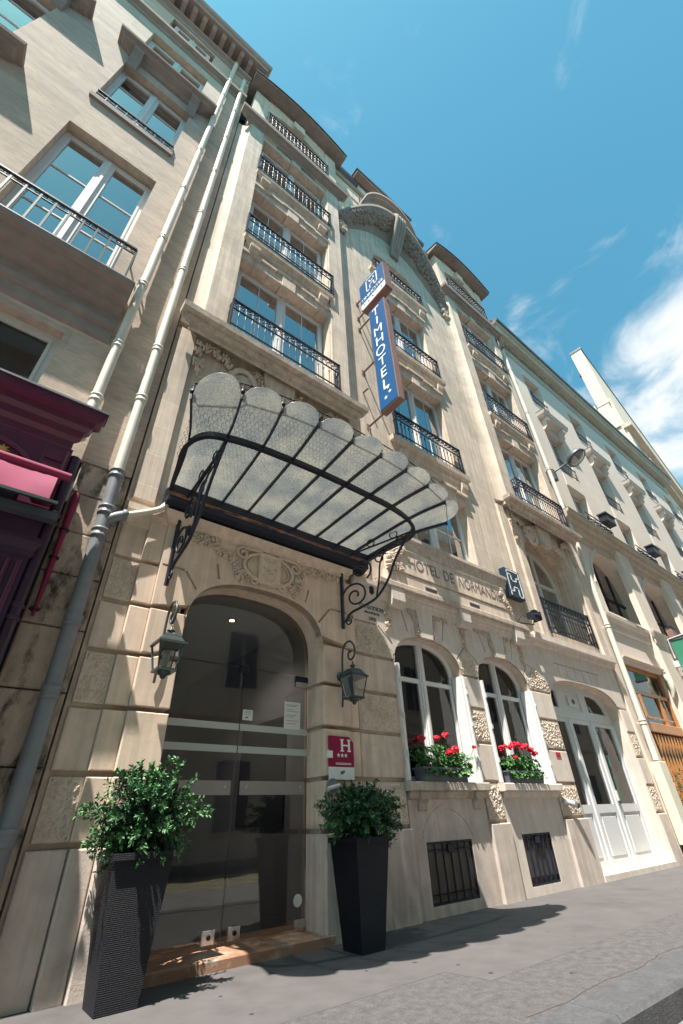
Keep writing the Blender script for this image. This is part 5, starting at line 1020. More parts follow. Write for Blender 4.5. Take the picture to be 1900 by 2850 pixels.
# ------------------------------------------------------------------ lanterns
def lantern(x, label):
    root = thing('wall_lantern', (x, -0.08, 2.36), label, 'lantern', 'lanterns flanking the hotel doorway'); A = At(root); yl = -0.33; yw = -0.08
    A.put(MB().lathe([(0.055, 0), (0.055, -0.012), (0.035, -0.03)], (x, yw, 2.37), 14, 'y'), 'wall_rose', 'lantern')
    pts = [(x, yw-0.03, 2.02), (x, yw-0.045, 2.20), (x, yw-0.05, 2.38), (x, yw-0.055, 2.58), (x, yw-0.08, 2.70), (x, yw-0.15, 2.755), (x, yw-0.24, 2.74), (x, yw-0.295, 2.66), (x, yw-0.29, 2.57), (x, yw-0.23, 2.525), (x, yw-0.175, 2.56), (x, yw-0.18, 2.615), (x, yw-0.225, 2.625)]
    A.put(MB().tube(smooth_curve([Vector(p) for p in pts], 5), 0.0125, 7), 'scroll_arm', 'lantern')
    A.put(MB().lathe([(0.010, 0.15), (0.012, 0.12), (0.035, 0.105), (0.038, 0.095), (0.016, 0.085), (0.020, 0.07), (0.045, 0.06), (0.048, 0.045)], (x, yl, 2.345), 12), 'cap', 'lantern')
    def sq(h0, w0, h1, w1): return [(x-w0, yl-w0, h0), (x+w0, yl-w0, h0), (x+w0, yl+w0, h0), (x-w0, yl+w0, h0), (x-w1, yl-w1, h1), (x+w1, yl-w1, h1), (x+w1, yl+w1, h1), (x-w1, yl+w1, h1)]
    F6 = [(0,3,2,1),(4,5,6,7),(0,1,5,4),(1,2,6,5),(2,3,7,6),(3,0,4,7)]
    A.put(MB().add(sq(2.325, 0.115, 2.385, 0.075), F6).add(sq(2.385, 0.078, 2.405, 0.06), F6).add(sq(2.305, 0.130, 2.325, 0.128), F6), 'roof', 'lantern')
    for k in range(4):
        sx, sy = ((-1,-1),(1,-1),(1,1),(-1,1))[k]; A.put(MB().tube([(x+sx*0.113, yl+sy*0.113, 2.305), (x+sx*0.075, yl+sy*0.075, 2.085)], 0.008, 4), 'corner_bar', 'lantern')
        tx, ty = ((-1,-1),(1,-1),(1,1),(-1,1))[(k+1) % 4]
        A.put(MB().add([(x+sx*0.11, yl+sy*0.11, 2.304), (x+tx*0.11, yl+ty*0.11, 2.304), (x+tx*0.073, yl+ty*0.073, 2.088), (x+sx*0.073, yl+sy*0.073, 2.088)], [(0,1,2,3)]), 'lantern_pane', 'clear')
    A.put(MB().add(sq(2.068, 0.088, 2.088, 0.086), F6).lathe([(0.010, -0.06), (0.022, -0.05), (0.030, -0.03), (0.055, -0.02), (0.06, 0.0)], (x, yl, 2.068), 10), 'base', 'lantern')
    A.put(MB().lathe([(0.018, 0), (0.020, 0.05), (0.034, 0.09), (0.036, 0.13), (0.02, 0.17)], (x, yl, 2.09), 10), 'bulb', 'lampglass')
lantern(1.30, 'grey iron lantern on a scroll arm at the doorway jamb beside the drainpipe'); lantern(3.51, 'grey iron lantern on a scroll arm above the crimson star plaque')

# ------------------------------------------------------------------ plaque, bells and small wall fittings
pq = thing('hotel_plaque', (3.5, -0.1, 1.5), 'crimson hotel plaque with white H and three stars', 'sign'); P_q = At(pq); yp = -0.115
pd = P_q.put(MB().prism([(3.305, 1.405), (3.645, 1.405), (3.645, 1.645), (3.585, 1.705), (3.305, 1.705)], FRONT, yp, -0.09), 'plate', 'plaque')
P_q.box('name_strip', 'paper', 3.305, 3.645, yp, -0.09, 1.285, 1.403)
mb = MB()
for xx in (3.465, 3.565): mb.box(xx, xx+0.026, yp-0.003, yp-0.0005, 1.565, 1.665).box(xx-0.012, xx+0.038, yp-0.003, yp-0.0005, 1.553, 1.565).box(xx-0.012, xx+0.038, yp-0.003, yp-0.0005, 1.665, 1.677)
mb.box(3.491, 3.565, yp-0.003, yp-0.0005, 1.608, 1.622); P_q.put(mb, 'letter_h', 'signwhite')
def star(cx_, cz, r_, fn, a, b_): return MB().prism([(cx_+(r_ if k % 2 == 0 else r_*0.42)*math.cos(R(90+36*k)), cz+(r_ if k % 2 == 0 else r_*0.42)*math.sin(R(90+36*k))) for k in range(10)], fn, a, b_)
for k in range(3): P_q.put(star(3.425+k*0.052, 1.515, 0.024, FRONT, yp-0.003, yp-0.0005), 'star', 'signwhite')
for zz in (1.437, 1.425): P_q.box('small_print', 'signwhite', 3.385, 3.60, yp-0.0025, yp-0.0005, zz, zz+0.006)
P_q.put(MB().blob((3.47, yp-0.001, 1.35), 0.025, 0.002, 0.018, 8).blob((3.495, yp-0.001, 1.36), 0.018, 0.002, 0.012, 8), 'emblem', 'ink')
bx = thing('sensor_box', (3.14, -0.09, 1.52), 'small white plastic sensor box on the doorway jamb', 'sensor'); q_ = At(bx); q_.box('casing', 'white', 3.285, 3.345, -0.125, -0.082, 1.485, 1.555, c=0.006); q_.box('bracket', 'dullwhite', 3.29, 3.35, -0.11, -0.082, 1.556, 1.566)
bl = thing('door_alarm', (3.15, -0.1, 1.22), 'grey round-topped alarm unit with a tubular spotlight on the doorway jamb', 'alarm'); q_ = At(bl); q_.put(MB().prism([(3.285, 1.18), (3.40, 1.18), (3.40, 1.25)]+[(3.3425+0.0575*math.cos(R(a)), 1.25+0.045*math.sin(R(a))) for a in range(15, 180, 15)]+[(3.285, 1.25)], FRONT, -0.115, -0.083), 'backplate', 'greypipe'); q_.put(MB().tube([(3.25, -0.15, 1.195), (3.40, -0.15, 1.225)], 0.024, 9), 'tube', 'dullwhite'); q_.put(MB().tube([(3.34, -0.14, 1.215), (3.34, -0.09, 1.23)], 0.01, 6), 'stem', 'greypipe')
ic = thing('door_bell', (3.16, -0.09, 1.0), 'slim white bell push with a dark button on the doorway jamb', 'bell'); q_ = At(ic); q_.box('plate', 'white', 3.30, 3.335, -0.10, -0.082, 0.93, 1.055, c=0.004); q_.box('button', 'ink', 3.31, 3.325, -0.104, -0.0995, 1.02, 1.042)
hs = thing('light_box_sign', (8.2, -0.1, 4.8), 'square navy light-box sign with white outlined H beside the name frieze', 'sign'); q_ = At(hs)
x0, x1, z0, z1 = 7.88, 8.40, 4.51, 5.15; ya = -0.16
q_.box('casing', 'navy', x0, x1, ya, -0.03, z0, z1, c=0.01)
mb = MB(); lw = 0.024
def ln_(xa, za, xb, zb): mb.box(min(xa, xb)-lw/2, max(xa, xb)+lw/2, ya-0.006, ya-0.001, min(za, zb)-lw/2, max(za, zb)+lw/2)
X = lambda u: x0+(x1-x0)*u; Z = lambda u: z0+(z1-z0)*u
path = [(0.10,0.06),(0.10,0.94),(0.90,0.94),(0.90,0.62),(0.70,0.62),(0.70,0.78),(0.32,0.78)]
for seg in ([(0.10,0.06),(0.10,0.93)], [(0.10,0.93),(0.90,0.93)], [(0.90,0.93),(0.90,0.06)], [(0.90,0.06),(0.66,0.06)], [(0.66,0.06),(0.66,0.36)], [(0.66,0.36),(0.36,0.36)], [(0.36,0.36),(0.36,0.20)], [(0.36,0.20),(0.10,0.20)], [(0.10,0.80),(0.34,0.80)], [(0.34,0.80),(0.34,0.58)], [(0.34,0.58),(0.66,0.58)], [(0.66,0.58),(0.66,0.72)], [(0.66,0.72),(0.90,0.72)]): ln_(X(seg[0][0]), Z(seg[0][1]), X(seg[1][0]), Z(seg[1][1]))
q_.put(mb, 'emblem', 'signwhite')
sp = thing('floodlight', (8.35, -0.2, 4.05), 'black floodlight on a bent arm at the end of the stone ledge', 'floodlight'); q_ = At(sp)
q_.put(MB().tube([(8.05, -0.10, 3.99), (8.36, -0.20, 3.98), (8.40, -0.22, 4.10)], 0.012, 6), 'arm', 'iron'); q_.put(MB().lathe([(0.05, 0), (0.07, 0.05), (0.085, 0.14), (0.085, 0.17)], (8.34, -0.24, 4.16), 10, 'x'), 'housing', 'iron'); q_.put(MB().box(8.505, 8.52, -0.33, -0.15, 4.07, 4.25).box(8.38, 8.50, -0.29, -0.19, 4.24, 4.28), 'visor', 'iron'); q_.put(MB().lathe([(0.07, 0), (0.07, 0.004)], (8.515, -0.24, 4.16), 10, 'x'), 'lens', 'lens'); q_.put(MB().box(8.20, 8.34, -0.29, -0.19, 4.07, 4.19, c=0.01), 'ballast_box', 'iron'); q_.put(MB().tube(smooth_curve([Vector((8.2, -0.2, 4.1)), Vector((8.08, -0.15, 4.12)), Vector((8.03, -0.06, 4.0))], 5), 0.005, 4), 'cable', 'iron')
rs = tag(MB().box(8.22, 8.36, -0.012, -0.005, 1.68, 1.755).box(8.25, 8.33, -0.0145, -0.0121, 1.71, 1.725).build('small_red_sign', 'redpaint'), 'tiny red enamel sign on the smooth stone beside the white door', 'sign')
sd = thing('wall_spotlight', (8.15, -0.06, 1.02), 'stubby cream tubular spotlight sticking out of the rough stone by the white door', 'spotlight'); q_ = At(sd); q_.put(MB().tube([(8.06, -0.0, 1.06), (8.20, -0.09, 1.01)], 0.042, 10), 'tube', 'dullwhite'); q_.put(MB().tube([(8.20, -0.09, 1.01), (8.235, -0.11, 1.0)], 0.046, 10), 'collar', 'steel'); q_.put(MB().tube([(8.235, -0.11, 1.0), (8.27, -0.135, 0.985)], 0.038, 10), 'nozzle', 'lantern')

# ------------------------------------------------------------------ projecting blue sign
bs = thing('projecting_sign', (4.48, -0.02, 7.3), 'tall blue projecting hotel sign with white letters and a crest panel', 'sign'); S_ = At(bs)
xa, xb = 4.395, 4.565
cs = S_.box('casing', 'signbrown', xa+0.006, xb-0.006, -0.945, -0.44, 7.27, 10.60)
for k in range(4): S_.put(MB().box(xa+0.012+k*0.038, xa+0.032+k*0.038, -0.952, -0.9455, 7.28, 10.59), 'casing_rib', 'signbrown', cs)
S_.box('face', 'blue', xa-0.003, xa+0.005, -0.925, -0.46, 7.30, 10.575); S_.box('face', 'blue', xb-0.005, xb+0.003, -0.925, -0.46, 7.30, 10.575)
xl = xa-0.006
for k, ch in enumerate('TIMHOTEL'): letter(ch, 0.40, mleft(xl, -0.665-0.012*(k % 2), 10.36-k*0.355), 'signwhite', bs, S_, 'letter', 0.92)
YZL = lambda u, w_, d: (d, -u, w_)
for (u, zz) in ((0.70, 7.52), (0.82, 7.60), (0.78, 7.74)): S_.put(star(u-0.06, zz, 0.052, YZL, xl-0.002, xl+0.001), 'star', 'signwhite')
c2 = S_.put(MB().prism([(0.30, 10.86), (1.06, 10.86), (1.10, 10.90), (1.10, 11.90), (1.06, 11.95), (0.28, 11.95), (0.24, 11.91), (0.24, 10.92)], YZL, xa-0.02, xb+0.02), 'crest_casing', 'signbrown')
S_.put(MB().prism([(0.26, 11.10), (1.08, 11.10), (1.08, 11.93), (0.26, 11.93)], YZL, xa-0.026, xa-0.019), 'crest_face', 'blue'); S_.put(MB().prism([(0.30, 10.89), (1.05, 10.89), (1.08, 10.93), (1.08, 11.10), (0.26, 11.10), (0.26, 10.94)], YZL, xa-0.026, xa-0.019), 'name_band', 'signwhite')
letter('TIMHOTEL', 0.165, mleft(xa-0.029, -0.67, 11.21), 'signwhite', bs, S_, 'letter', 0.98)
for k, ch in enumerate('PARIS'): letter(ch, 0.09, mleft(xa-0.029, -0.38-k*0.145, 11.0), 'blue', bs, S_, 'letter')
mb = MB(); lw = 0.028
def l2(ua, za, ub, zb): mb.box(xa-0.031, xa-0.027, -max(ua, ub)-lw/2, -min(ua, ub)+lw/2, min(za, zb)-lw/2, max(za, zb)+lw/2)
U = lambda u: 0.50+0.36*u; Z2 = lambda u: 11.40+0.46*u
for seg in ([(0,0),(0,1)], [(0,1),(1,1)], [(1,1),(1,0)], [(1,0),(0.72,0)], [(0.72,0),(0.72,0.38)], [(0.72,0.38),(0.32,0.38)], [(0.32,0.38),(0.32,0)], [(0.32,0),(0,0)], [(0.32,0.78),(0.32,0.60)], [(0.32,0.60),(0.72,0.60)], [(0.72,0.60),(0.72,0.78)]): l2(U(seg[0][0]), Z2(seg[0][1]), U(seg[1][0]), Z2(seg[1][1]))
S_.put(mb, 'crest_emblem', 'signwhite')
for zz in (7.30, 8.97, 10.55, 11.0, 11.65): S_.put(MB().tube([(4.48, 0.02, zz), (4.48, -0.46 if zz < 10.8 else -0.26, zz+0.0)], 0.022, 5), 'bracket_arm', 'signbrown'); S_.put(MB().box(4.44, 4.52, -0.015, 0.0, zz-0.07, zz+0.07), 'wall_plate', 'signbrown')
S_.put(MB().tube(smooth_curve([Vector((4.47, -0.03, 7.28)), Vector((4.45, -0.05, 7.0)), Vector((4.50, -0.03, 6.7)), Vector((4.52, -0.01, 6.5))], 5), 0.008, 4), 'cable', 'ink')
S_.put(MB().tube([(4.42, 0.0, 8.28), (4.42, -0.16, 8.26)], 0.02, 5), 'old_peg', 'signbrown')

# ------------------------------------------------------------------ planters and shrubs
def planter(x, y, label, glab, seed, rx_, rz, h, zc, ox, lit_share):
    root = thing('tall_planter', (x, y, 0), label, 'planter', 'black rattan planters beside the doorway'); A = At(root)
    b0, t0 = 0.128, 0.20
    def fr(w0, z0, w1, z1): return [(x-w0, y-w0, z0), (x+w0, y-w0, z0), (x+w0, y+w0, z0), (x-w0, y+w0, z0), (x-w1, y-w1, z1), (x+w1, y-w1, z1), (x+w1, y+w1, z1), (x-w1, y+w1, z1)]
    A.put(MB().add(fr(b0, 0.004, t0, h), [(0,3,2,1), (0,1,5,4), (1,2,6,5), (2,3,7,6), (3,0,4,7)]), 'body', 'rattan')
    rim = MB(); w = t0+0.012
    for a in ((x-w, x+w, y-w, y-w+0.035), (x-w, x+w, y+w-0.035, y+w), (x-w, x-w+0.035, y-w+0.035, y+w-0.035), (x+w-0.035, x+w, y-w+0.035, y+w-0.035)): rim.box(a[0], a[1], a[2], a[3], h-0.03, h+0.012)
    A.put(rim, 'rim', 'rattan'); A.box('soil', 'soil', x-t0+0.03, x+t0-0.03, y-t0+0.03, y+t0-0.03, h-0.08, h-0.04)
    # shrub
    r_ = random.Random(seed); pl = thing('planter_shrub', (x, y, h-0.05), glab, 'shrub', 'shrubs in the rattan planters'); Q = At(pl)
    st = MB(); lv = {'leafa': MB(), 'leafb': MB(), 'leafc': MB()}
    base = Vector((x, y, h-0.04)); c0 = Vector((x+ox, y, zc))
    for k in range(300):
        th = r_.uniform(0, 2*math.pi); el = math.asin(r_.uniform(-0.98, 1.0)); rr = r_.uniform(0.55, 1.0) if r_.random() < 0.85 else r_.uniform(1.0, 1.16)
        tip = c0+Vector((math.cos(th)*math.cos(el)*rx_*rr, math.sin(th)*math.cos(el)*rx_*0.72*rr, math.sin(el)*rz*rr))
        if abs(tip.x-x) < 0.2 and abs(tip.y-y) < 0.2: tip.z = max(tip.z, h+0.02)
        mid = base.lerp(tip, 0.5)+Vector((0, 0, 0.09+0.05*r_.random())); cv = smooth_curve([base+Vector((r_.uniform(-.10, .10), r_.uniform(-.10, .10), 0)), mid, tip], 6)
        st.tube(cv, [0.004-0.0028*i/(len(cv)-1) for i in range(len(cv))], 3, cap=False)
        n_ = len(cv)
        for q in range(54):
            t_ = 0.22+0.78*(q/53); j = min(n_-2, int(t_*(n_-1))); f_ = t_*(n_-1)-j; p = cv[j].lerp(cv[j+1], f_); d = (cv[j+1]-cv[j]).normalized()
            a = d.cross(Vector((r_.uniform(-1, 1), r_.uniform(-1, 1), r_.uniform(-1, 1)))).normalized(); dr = (a+d*r_.uniform(0.3, 1.0)).normalized(); L_ = r_.uniform(0.026, 0.046); wv_ = dr.cross(Vector((r_.uniform(-1, 1), r_.uniform(-1, 1), 1))).normalized()*L_*0.24
            nb = dr.cross(wv_).normalized()*L_*0.06; key = 'leafb' if t_ > 0.84 and r_.random() < lit_share else ('leafc' if r_.random() < 0.38 else 'leafa')  # twig tips take the leaf colour with the light painted in
            lv[key].add([p, p+dr*L_*0.5+wv_-nb, p+dr*L_, p+dr*L_*0.5-wv_-nb], [(0, 1, 2, 3)])
    Q.put(st, 'stems', 'twig')
    for k_, v_ in lv.items(): o_ = Q.put(v_, 'foliage', k_); o_['kind'] = 'stuff'
planter(1.345, -0.37, 'tapered black rattan planter at the doorway edge near the drainpipe', 'bushy light green shrub in the planter near the drainpipe', 11, 0.44, 0.36, 0.78, 1.02, 0.02, 0.75)
planter(3.385, -0.455, 'tapered black rattan planter between the glass door and the cellar grille', 'bushy dark green shrub in the planter beside the crimson plaque', 12, 0.47, 0.28, 0.78, 0.97, 0.06, 0.3)

# ------------------------------------------------------------------ geranium boxes
def geranium(x0, x1, label, glab, seed, hgt, spread, blooms, trail):
    root = thing('flower_box', ((x0+x1)/2, 0.02, 1.285), label, 'planter', 'flower boxes on the window sills'); A = At(root); y0, y1 = -0.098, 0.095
    d = 0.02
    def tr(z0, z1, e): return [(x0+e[0], y0+e[0], z0), (x1-e[0], y0+e[0], z0), (x1-e[0], y1-e[0], z0), (x0+e[0], y1-e[0], z0), (x0+e[1], y0+e[1], z1), (x1-e[1], y0+e[1], z1), (x1-e[1], y1-e[1], z1), (x0+e[1], y1-e[1], z1)]
    A.put(MB().add(tr(1.287, 1.435, (d, 0.004)), [(0,3,2,1), (0,1,5,4), (1,2,6,5), (2,3,7,6), (3,0,4,7)]), 'trough', 'boxgrey')
    A.put(MB().box(x0-0.008, x1+0.008, y0-0.008, y0+0.012, 1.425, 1.445).box(x0-0.008, x1+0.008, y1-0.012, y1+0.008, 1.425, 1.445).box(x0-0.008, x0+0.012, y0+0.012, y1-0.012, 1.425, 1.445).box(x1-0.012, x1+0.008, y0+0.012, y1-0.012, 1.425, 1.445), 'rim', 'boxgrey'); A.box('soil', 'soil', x0+0.01, x1-0.01, y0+0.012, y1-0.012, 1.39, 1.41)
    pl = thing('geranium', ((x0+x1)/2, 0.02, 1.41), glab, 'geranium', 'red geraniums on the window sills'); Q = At(pl); r_ = random.Random(seed); lv = MB(); st = MB()
    for k in range(620):
        u = r_.random(); xx = x0+0.03+(x1-x0-0.06+trail)*u; env = hgt*(0.55+0.45*math.sin(math.pi*min(1, u*0.95+0.05))); zz = 1.41+r_.random()**0.8*env; yy = 0.02+r_.uniform(-1, 1)*spread*(0.5+0.5*(1-abs((zz-1.41)/hgt-0.5)))
        if r_.random() < 0.16: zz = 1.43-r_.random()*0.08; yy = -0.09-r_.random()*0.04
        L_ = r_.uniform(0.020, 0.038); nrm = Vector((r_.uniform(-.6, .6), r_.uniform(-1.2, 0.1), r_.uniform(0.1, 1))).normalized(); a = nrm.orthogonal().normalized(); b_ = nrm.cross(a); pts = []
        for j in range(7): rr = L_*(1 if j % 2 == 0 else 0.84)*(0.35 if j == 6 else 1); pts.append(Vector((xx, yy, zz))+a*rr*math.cos(j*0.898)+b_*rr*math.sin(j*0.898)-nrm*(0.006 if j % 2 else 0))
        lv.add(pts, [tuple(range(7))])
        if k % 6 == 0: st.tube([(xx*0.3+(x0+x1)*0.35, 0.02, 1.40), (xx, yy, zz)], 0.003, 3, cap=False)
    o_ = Q.put(lv, 'foliage', 'geran'); o_['kind'] = 'stuff'; Q.put(st, 'stems', 'geran')
    for (bx_, by_, bz_, rr) in blooms:
        rr *= 1.22
        st2 = MB().tube([(bx_*0.8+(x0+x1)*0.1, 0.0, 1.48), (bx_, by_, bz_)], 0.003, 4); fl = MB()
        for j in range(46):
            dv = Vector((r_.gauss(0, 1), r_.gauss(0, 1), r_.gauss(0.3, 0.8))).normalized(); p = Vector((bx_, by_, bz_))+Vector((dv.x*rr, dv.y*rr, dv.z*rr*0.75))*r_.uniform(0.75, 1.05); a = dv.orthogonal().normalized(); b_ = dv.cross(a); s_ = rr*0.36
            fl.add([p-a*s_, p-b_*s_+dv*s_*0.3, p+a*s_, p+b_*s_+dv*s_*0.3], [(0, 1, 2, 3)])
        f_ = Q.put(fl, 'flower_head', 'petal'); Q.put(st2, 'flower_stalk', 'geran', f_)
geranium(4.79, 5.66, 'slate grey plastic flower box on the stained stone sill', 'red geranium with sparse tall blooms trailing over the grey box', 31, 0.31, 0.13, [(4.85, -0.06, 1.77, 0.045), (5.15, -0.06, 1.79, 0.038), (5.34, -0.06, 1.84, 0.040), (5.45, -0.10, 1.66, 0.050), (5.31, -0.12, 1.62, 0.042), (5.93, -0.06, 1.72, 0.024)], 0.16)
geranium(6.59, 7.53, 'slate grey plastic flower box on the pale sill', 'compact red geranium with a dense row of blooms', 32, 0.27, 0.12, [(6.62, -0.04, 1.74, 0.038), (6.70, -0.05, 1.76, 0.036), (6.86, -0.05, 1.76, 0.04), (6.95, -0.05, 1.80, 0.045), (7.05, -0.06, 1.80, 0.045), (7.18, -0.06, 1.77, 0.042), (7.27, -0.05, 1.80, 0.042), (7.38, -0.06, 1.75, 0.045), (7.44, -0.08, 1.69, 0.042), (6.82, -0.12, 1.62, 0.028)], 0.06)

# ------------------------------------------------------------------ drainpipes
def pipe(pts, r, joints, m, label, name='drainpipe', extra=None):
    root = thing(name, (pts[-1][0], pts[-1][1], pts[-1][2]), label, 'drainpipe'); A = At(root)
    A.put(MB().tube([Vector(p) for p in pts], r, 12), 'pipe', m)
    P = [Vector(p) for p in pts]
    for zz in joints:
        for a, b_ in zip(P[:-1], P[1:]):
            if min(a.z, b_.z) <= zz <= max(a.z, b_.z) and abs(a.z-b_.z) > 1e-4:
                c_ = a.lerp(b_, (zz-a.z)/(b_.z-a.z)); A.put(MB().lathe([(r*1.02, -0.05), (r*1.20, -0.045), (r*1.20, -0.025), (r*1.1, -0.02), (r*1.1, 0.02), (r*1.22, 0.025), (r*1.22, 0.05), (r*1.02, 0.055)], c_, 12), 'collar', m)
                A.put(MB().box(c_.x-0.012, c_.x+0.012, c_.y, -0.001, zz-0.012, zz+0.012), 'wall_clip', m); break
    return A
pipe([(0.10, -0.11, 20.7), (0.07, -0.11, 14.0), (0.04, -0.11, 7.7), (0.03, -0.14, 7.45), (0.03, -0.14, 7.1), (0.03, -0.11, 6.9), (0.03, -0.11, 4.38)], 0.058, (19.0, 17.0, 15.0, 12.9, 10.9, 8.9, 7.4, 6.0, 5.0), 'creampipe', 'cream drainpipe ending on the burgundy shopfront cornice')
a_ = pipe([(0.46, -0.10, 19.6), (0.47, -0.10, 12.0), (0.48, -0.10, 4.15)], 0.058, (18.5, 16.6, 14.6, 12.5, 10.5, 8.4, 6.3, 5.3), 'creampipe', 'cream drainpipe running down the joint between house and hotel')
gb = pipe([(0.48, -0.10, 4.15), (0.49, -0.10, 3.6), (0.51, -0.10, 2.0), (0.52, -0.10, 0.0)], 0.066, (4.10, 3.62, 3.35, 2.45, 1.85, 0.9), 'greypipe', 'grey cast-iron drainpipe foot with a side branch', 'drainpipe')
gb.put(MB().tube(smooth_curve([Vector((0.49, -0.10, 3.48)), Vector((0.56, -0.13, 3.55)), Vector((0.66, -0.13, 3.62))], 5), 0.050, 10), 'branch', 'greypipe'); gb.put(MB().lathe([(0.05, -0.03), (0.062, -0.025), (0.062, 0.02), (0.05, 0.025)], (0.665, -0.13, 3.62), 12, 'x'), 'branch_collar', 'greypipe')
gb.put(MB().tube(smooth_curve([Vector((0.66, -0.13, 3.62)), Vector((0.85, -0.13, 3.73)), Vector((0.99, -0.13, 3.83)), Vector((1.05, -0.13, 3.92))], 5), 0.034, 10), 'gutter_outlet', 'creampipe')
pipe([(12.28, -0.13, 17.0), (12.30, -0.13, 12.0), (12.27, -0.13, 7.0), (12.18, -0.13, 4.0), (12.06, -0.13, 1.75)], 0.062, (15.0, 12.6, 10.0, 7.6, 4.75, 2.5), 'creampipe', 'cream drainpipe between the hotel and the pale house')
cbx = thing('pipe_guard', (12.02, -0.1, 0), 'tall cream sheet-metal guard boxed round the drainpipe foot', 'guard'); q_ = At(cbx); q_.box('casing', 'cream', 11.90, 12.28, -0.22, -0.03, 0.30, 1.72, c=0.01); q_.box('flange', 'cream', 12.28, 12.36, -0.09, -0.03, 0.30, 1.66); q_.box('foot', 'greypipe', 11.98, 12.22, -0.17, -0.05, 0.0, 0.30)

# ------------------------------------------------------------------ pale house to the right
rh = thing('pale_house', (20, 0.3, 0), 'pale plastered house with rows of small slab balconies right of the hotel', 'building'); RH = At(rh)
wx = [13.72+3.60*i for i in range(5)]; hol = []
for a in wx: hol += [(rect(a, a+1.28, 8.7, 10.08), 0.3, False), (rect(a, a+1.28, 10.75, 12.75), 0.3, False), (rect(a, a+1.28, 14.30, 15.98), 0.3, False)]
RH.put(MB().sheet(rect(12.0, 30.0, 8.0, 17.4), hol, 0.0, 0.8), 'upper_wall', 'rightwall')
ar = []
for i in range(5):
    a = 13.10+3.60*i; ar.append((basket(a, a+2.65, 6.25, 1.30, 5.40, 2.0, 20), 0.42, False)); ar.append((rect(a-0.35, a+2.0, 0.0+0.1, 3.98), 0.4, False))
ar2 = [h_ for h_ in ar]
RH.put(MB().sheet(rect(12.0, 31.0, -0.1, 8.0), ar2, 0.012, 0.8), 'arcade_wall', 'rightwall')
for i in range(5):
    a = 13.10+3.60*i
    bk = basket(a, a+2.65, 6.25, 1.30, 5.40, 2.0, 20)[2:]; RH.put(MB().tube([(cxp, 0.008, q) for cxp, q in [(a+1.325+(p-a-1.325)*1.10, 6.25+(q-6.25)*1.10) for p, q in bk]], 0.035, 6), 'arch_moulding', 'rightwall')
    fr = RH.put(MB().box(a, a+2.65, 0.40, 0.46, 5.40, 5.50).box(a+0.55, a+0.62, 0.40, 0.46, 5.5, 7.2).box(a+1.3, a+1.37, 0.40, 0.46, 5.5, 7.5).box(a+2.05, a+2.12, 0.40, 0.46, 5.5, 7.2).box(a, a+2.65, 0.40, 0.46, 6.2, 6.27), 'window', 'iron'); RH.put(MB().box(a, a+2.65, 0.43, 0.436, 5.4, 7.6), 'pane', 'glass', fr); room(RH, a-0.1, a+2.75, 5.3, 7.7, 0.5, 1.2)
    RH.box('pier', 'rightwall', a+2.08, a+2.98, -0.16, 0.02, -0.02, 8.0, c=0.015); RH.put(mould_ret(MB(), a+2.08, a+2.98, [(0.0, 4.80), (0.03, 4.84), (0.03, 4.98), (0.06, 5.02), (0.09, 5.12), (0.10, 5.18)], -0.16), 'pier_band', 'rightwall')
    RH.put(moulding(MB(), a-0.62, a+2.08, [(0.0, 4.80), (0.04, 4.84), (0.04, 5.02), (0.12, 5.12), (0.13, 5.22)], 0.012), 'sill_band', 'rightwall'); RH.put(moulding(MB(), a-0.45, a+2.06, [(0.0, 3.94), (0.04, 3.97), (0.05, 4.05), (0.10, 4.09)], 0.012), 'shop_lintel', 'rightwall')
    RH.put(MB().tube([(a+1.95, -0.02, 3.95), (a+2.0, -0.10, 3.80), (a+2.02, -0.10, 3.55), (a+2.0, -0.03, 3.35)], [0.05, 0.09, 0.07, 0.03], 7), 'scroll_console', 'cream')
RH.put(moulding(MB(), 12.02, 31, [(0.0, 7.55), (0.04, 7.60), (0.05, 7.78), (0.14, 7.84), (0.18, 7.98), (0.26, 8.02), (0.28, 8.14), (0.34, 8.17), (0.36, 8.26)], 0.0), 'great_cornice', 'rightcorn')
RH.put(moulding(MB(), 12.02, 31, [(0.362, 8.262), (0.362, 8.285)], 0.0), 'cornice_lead', 'zinc')
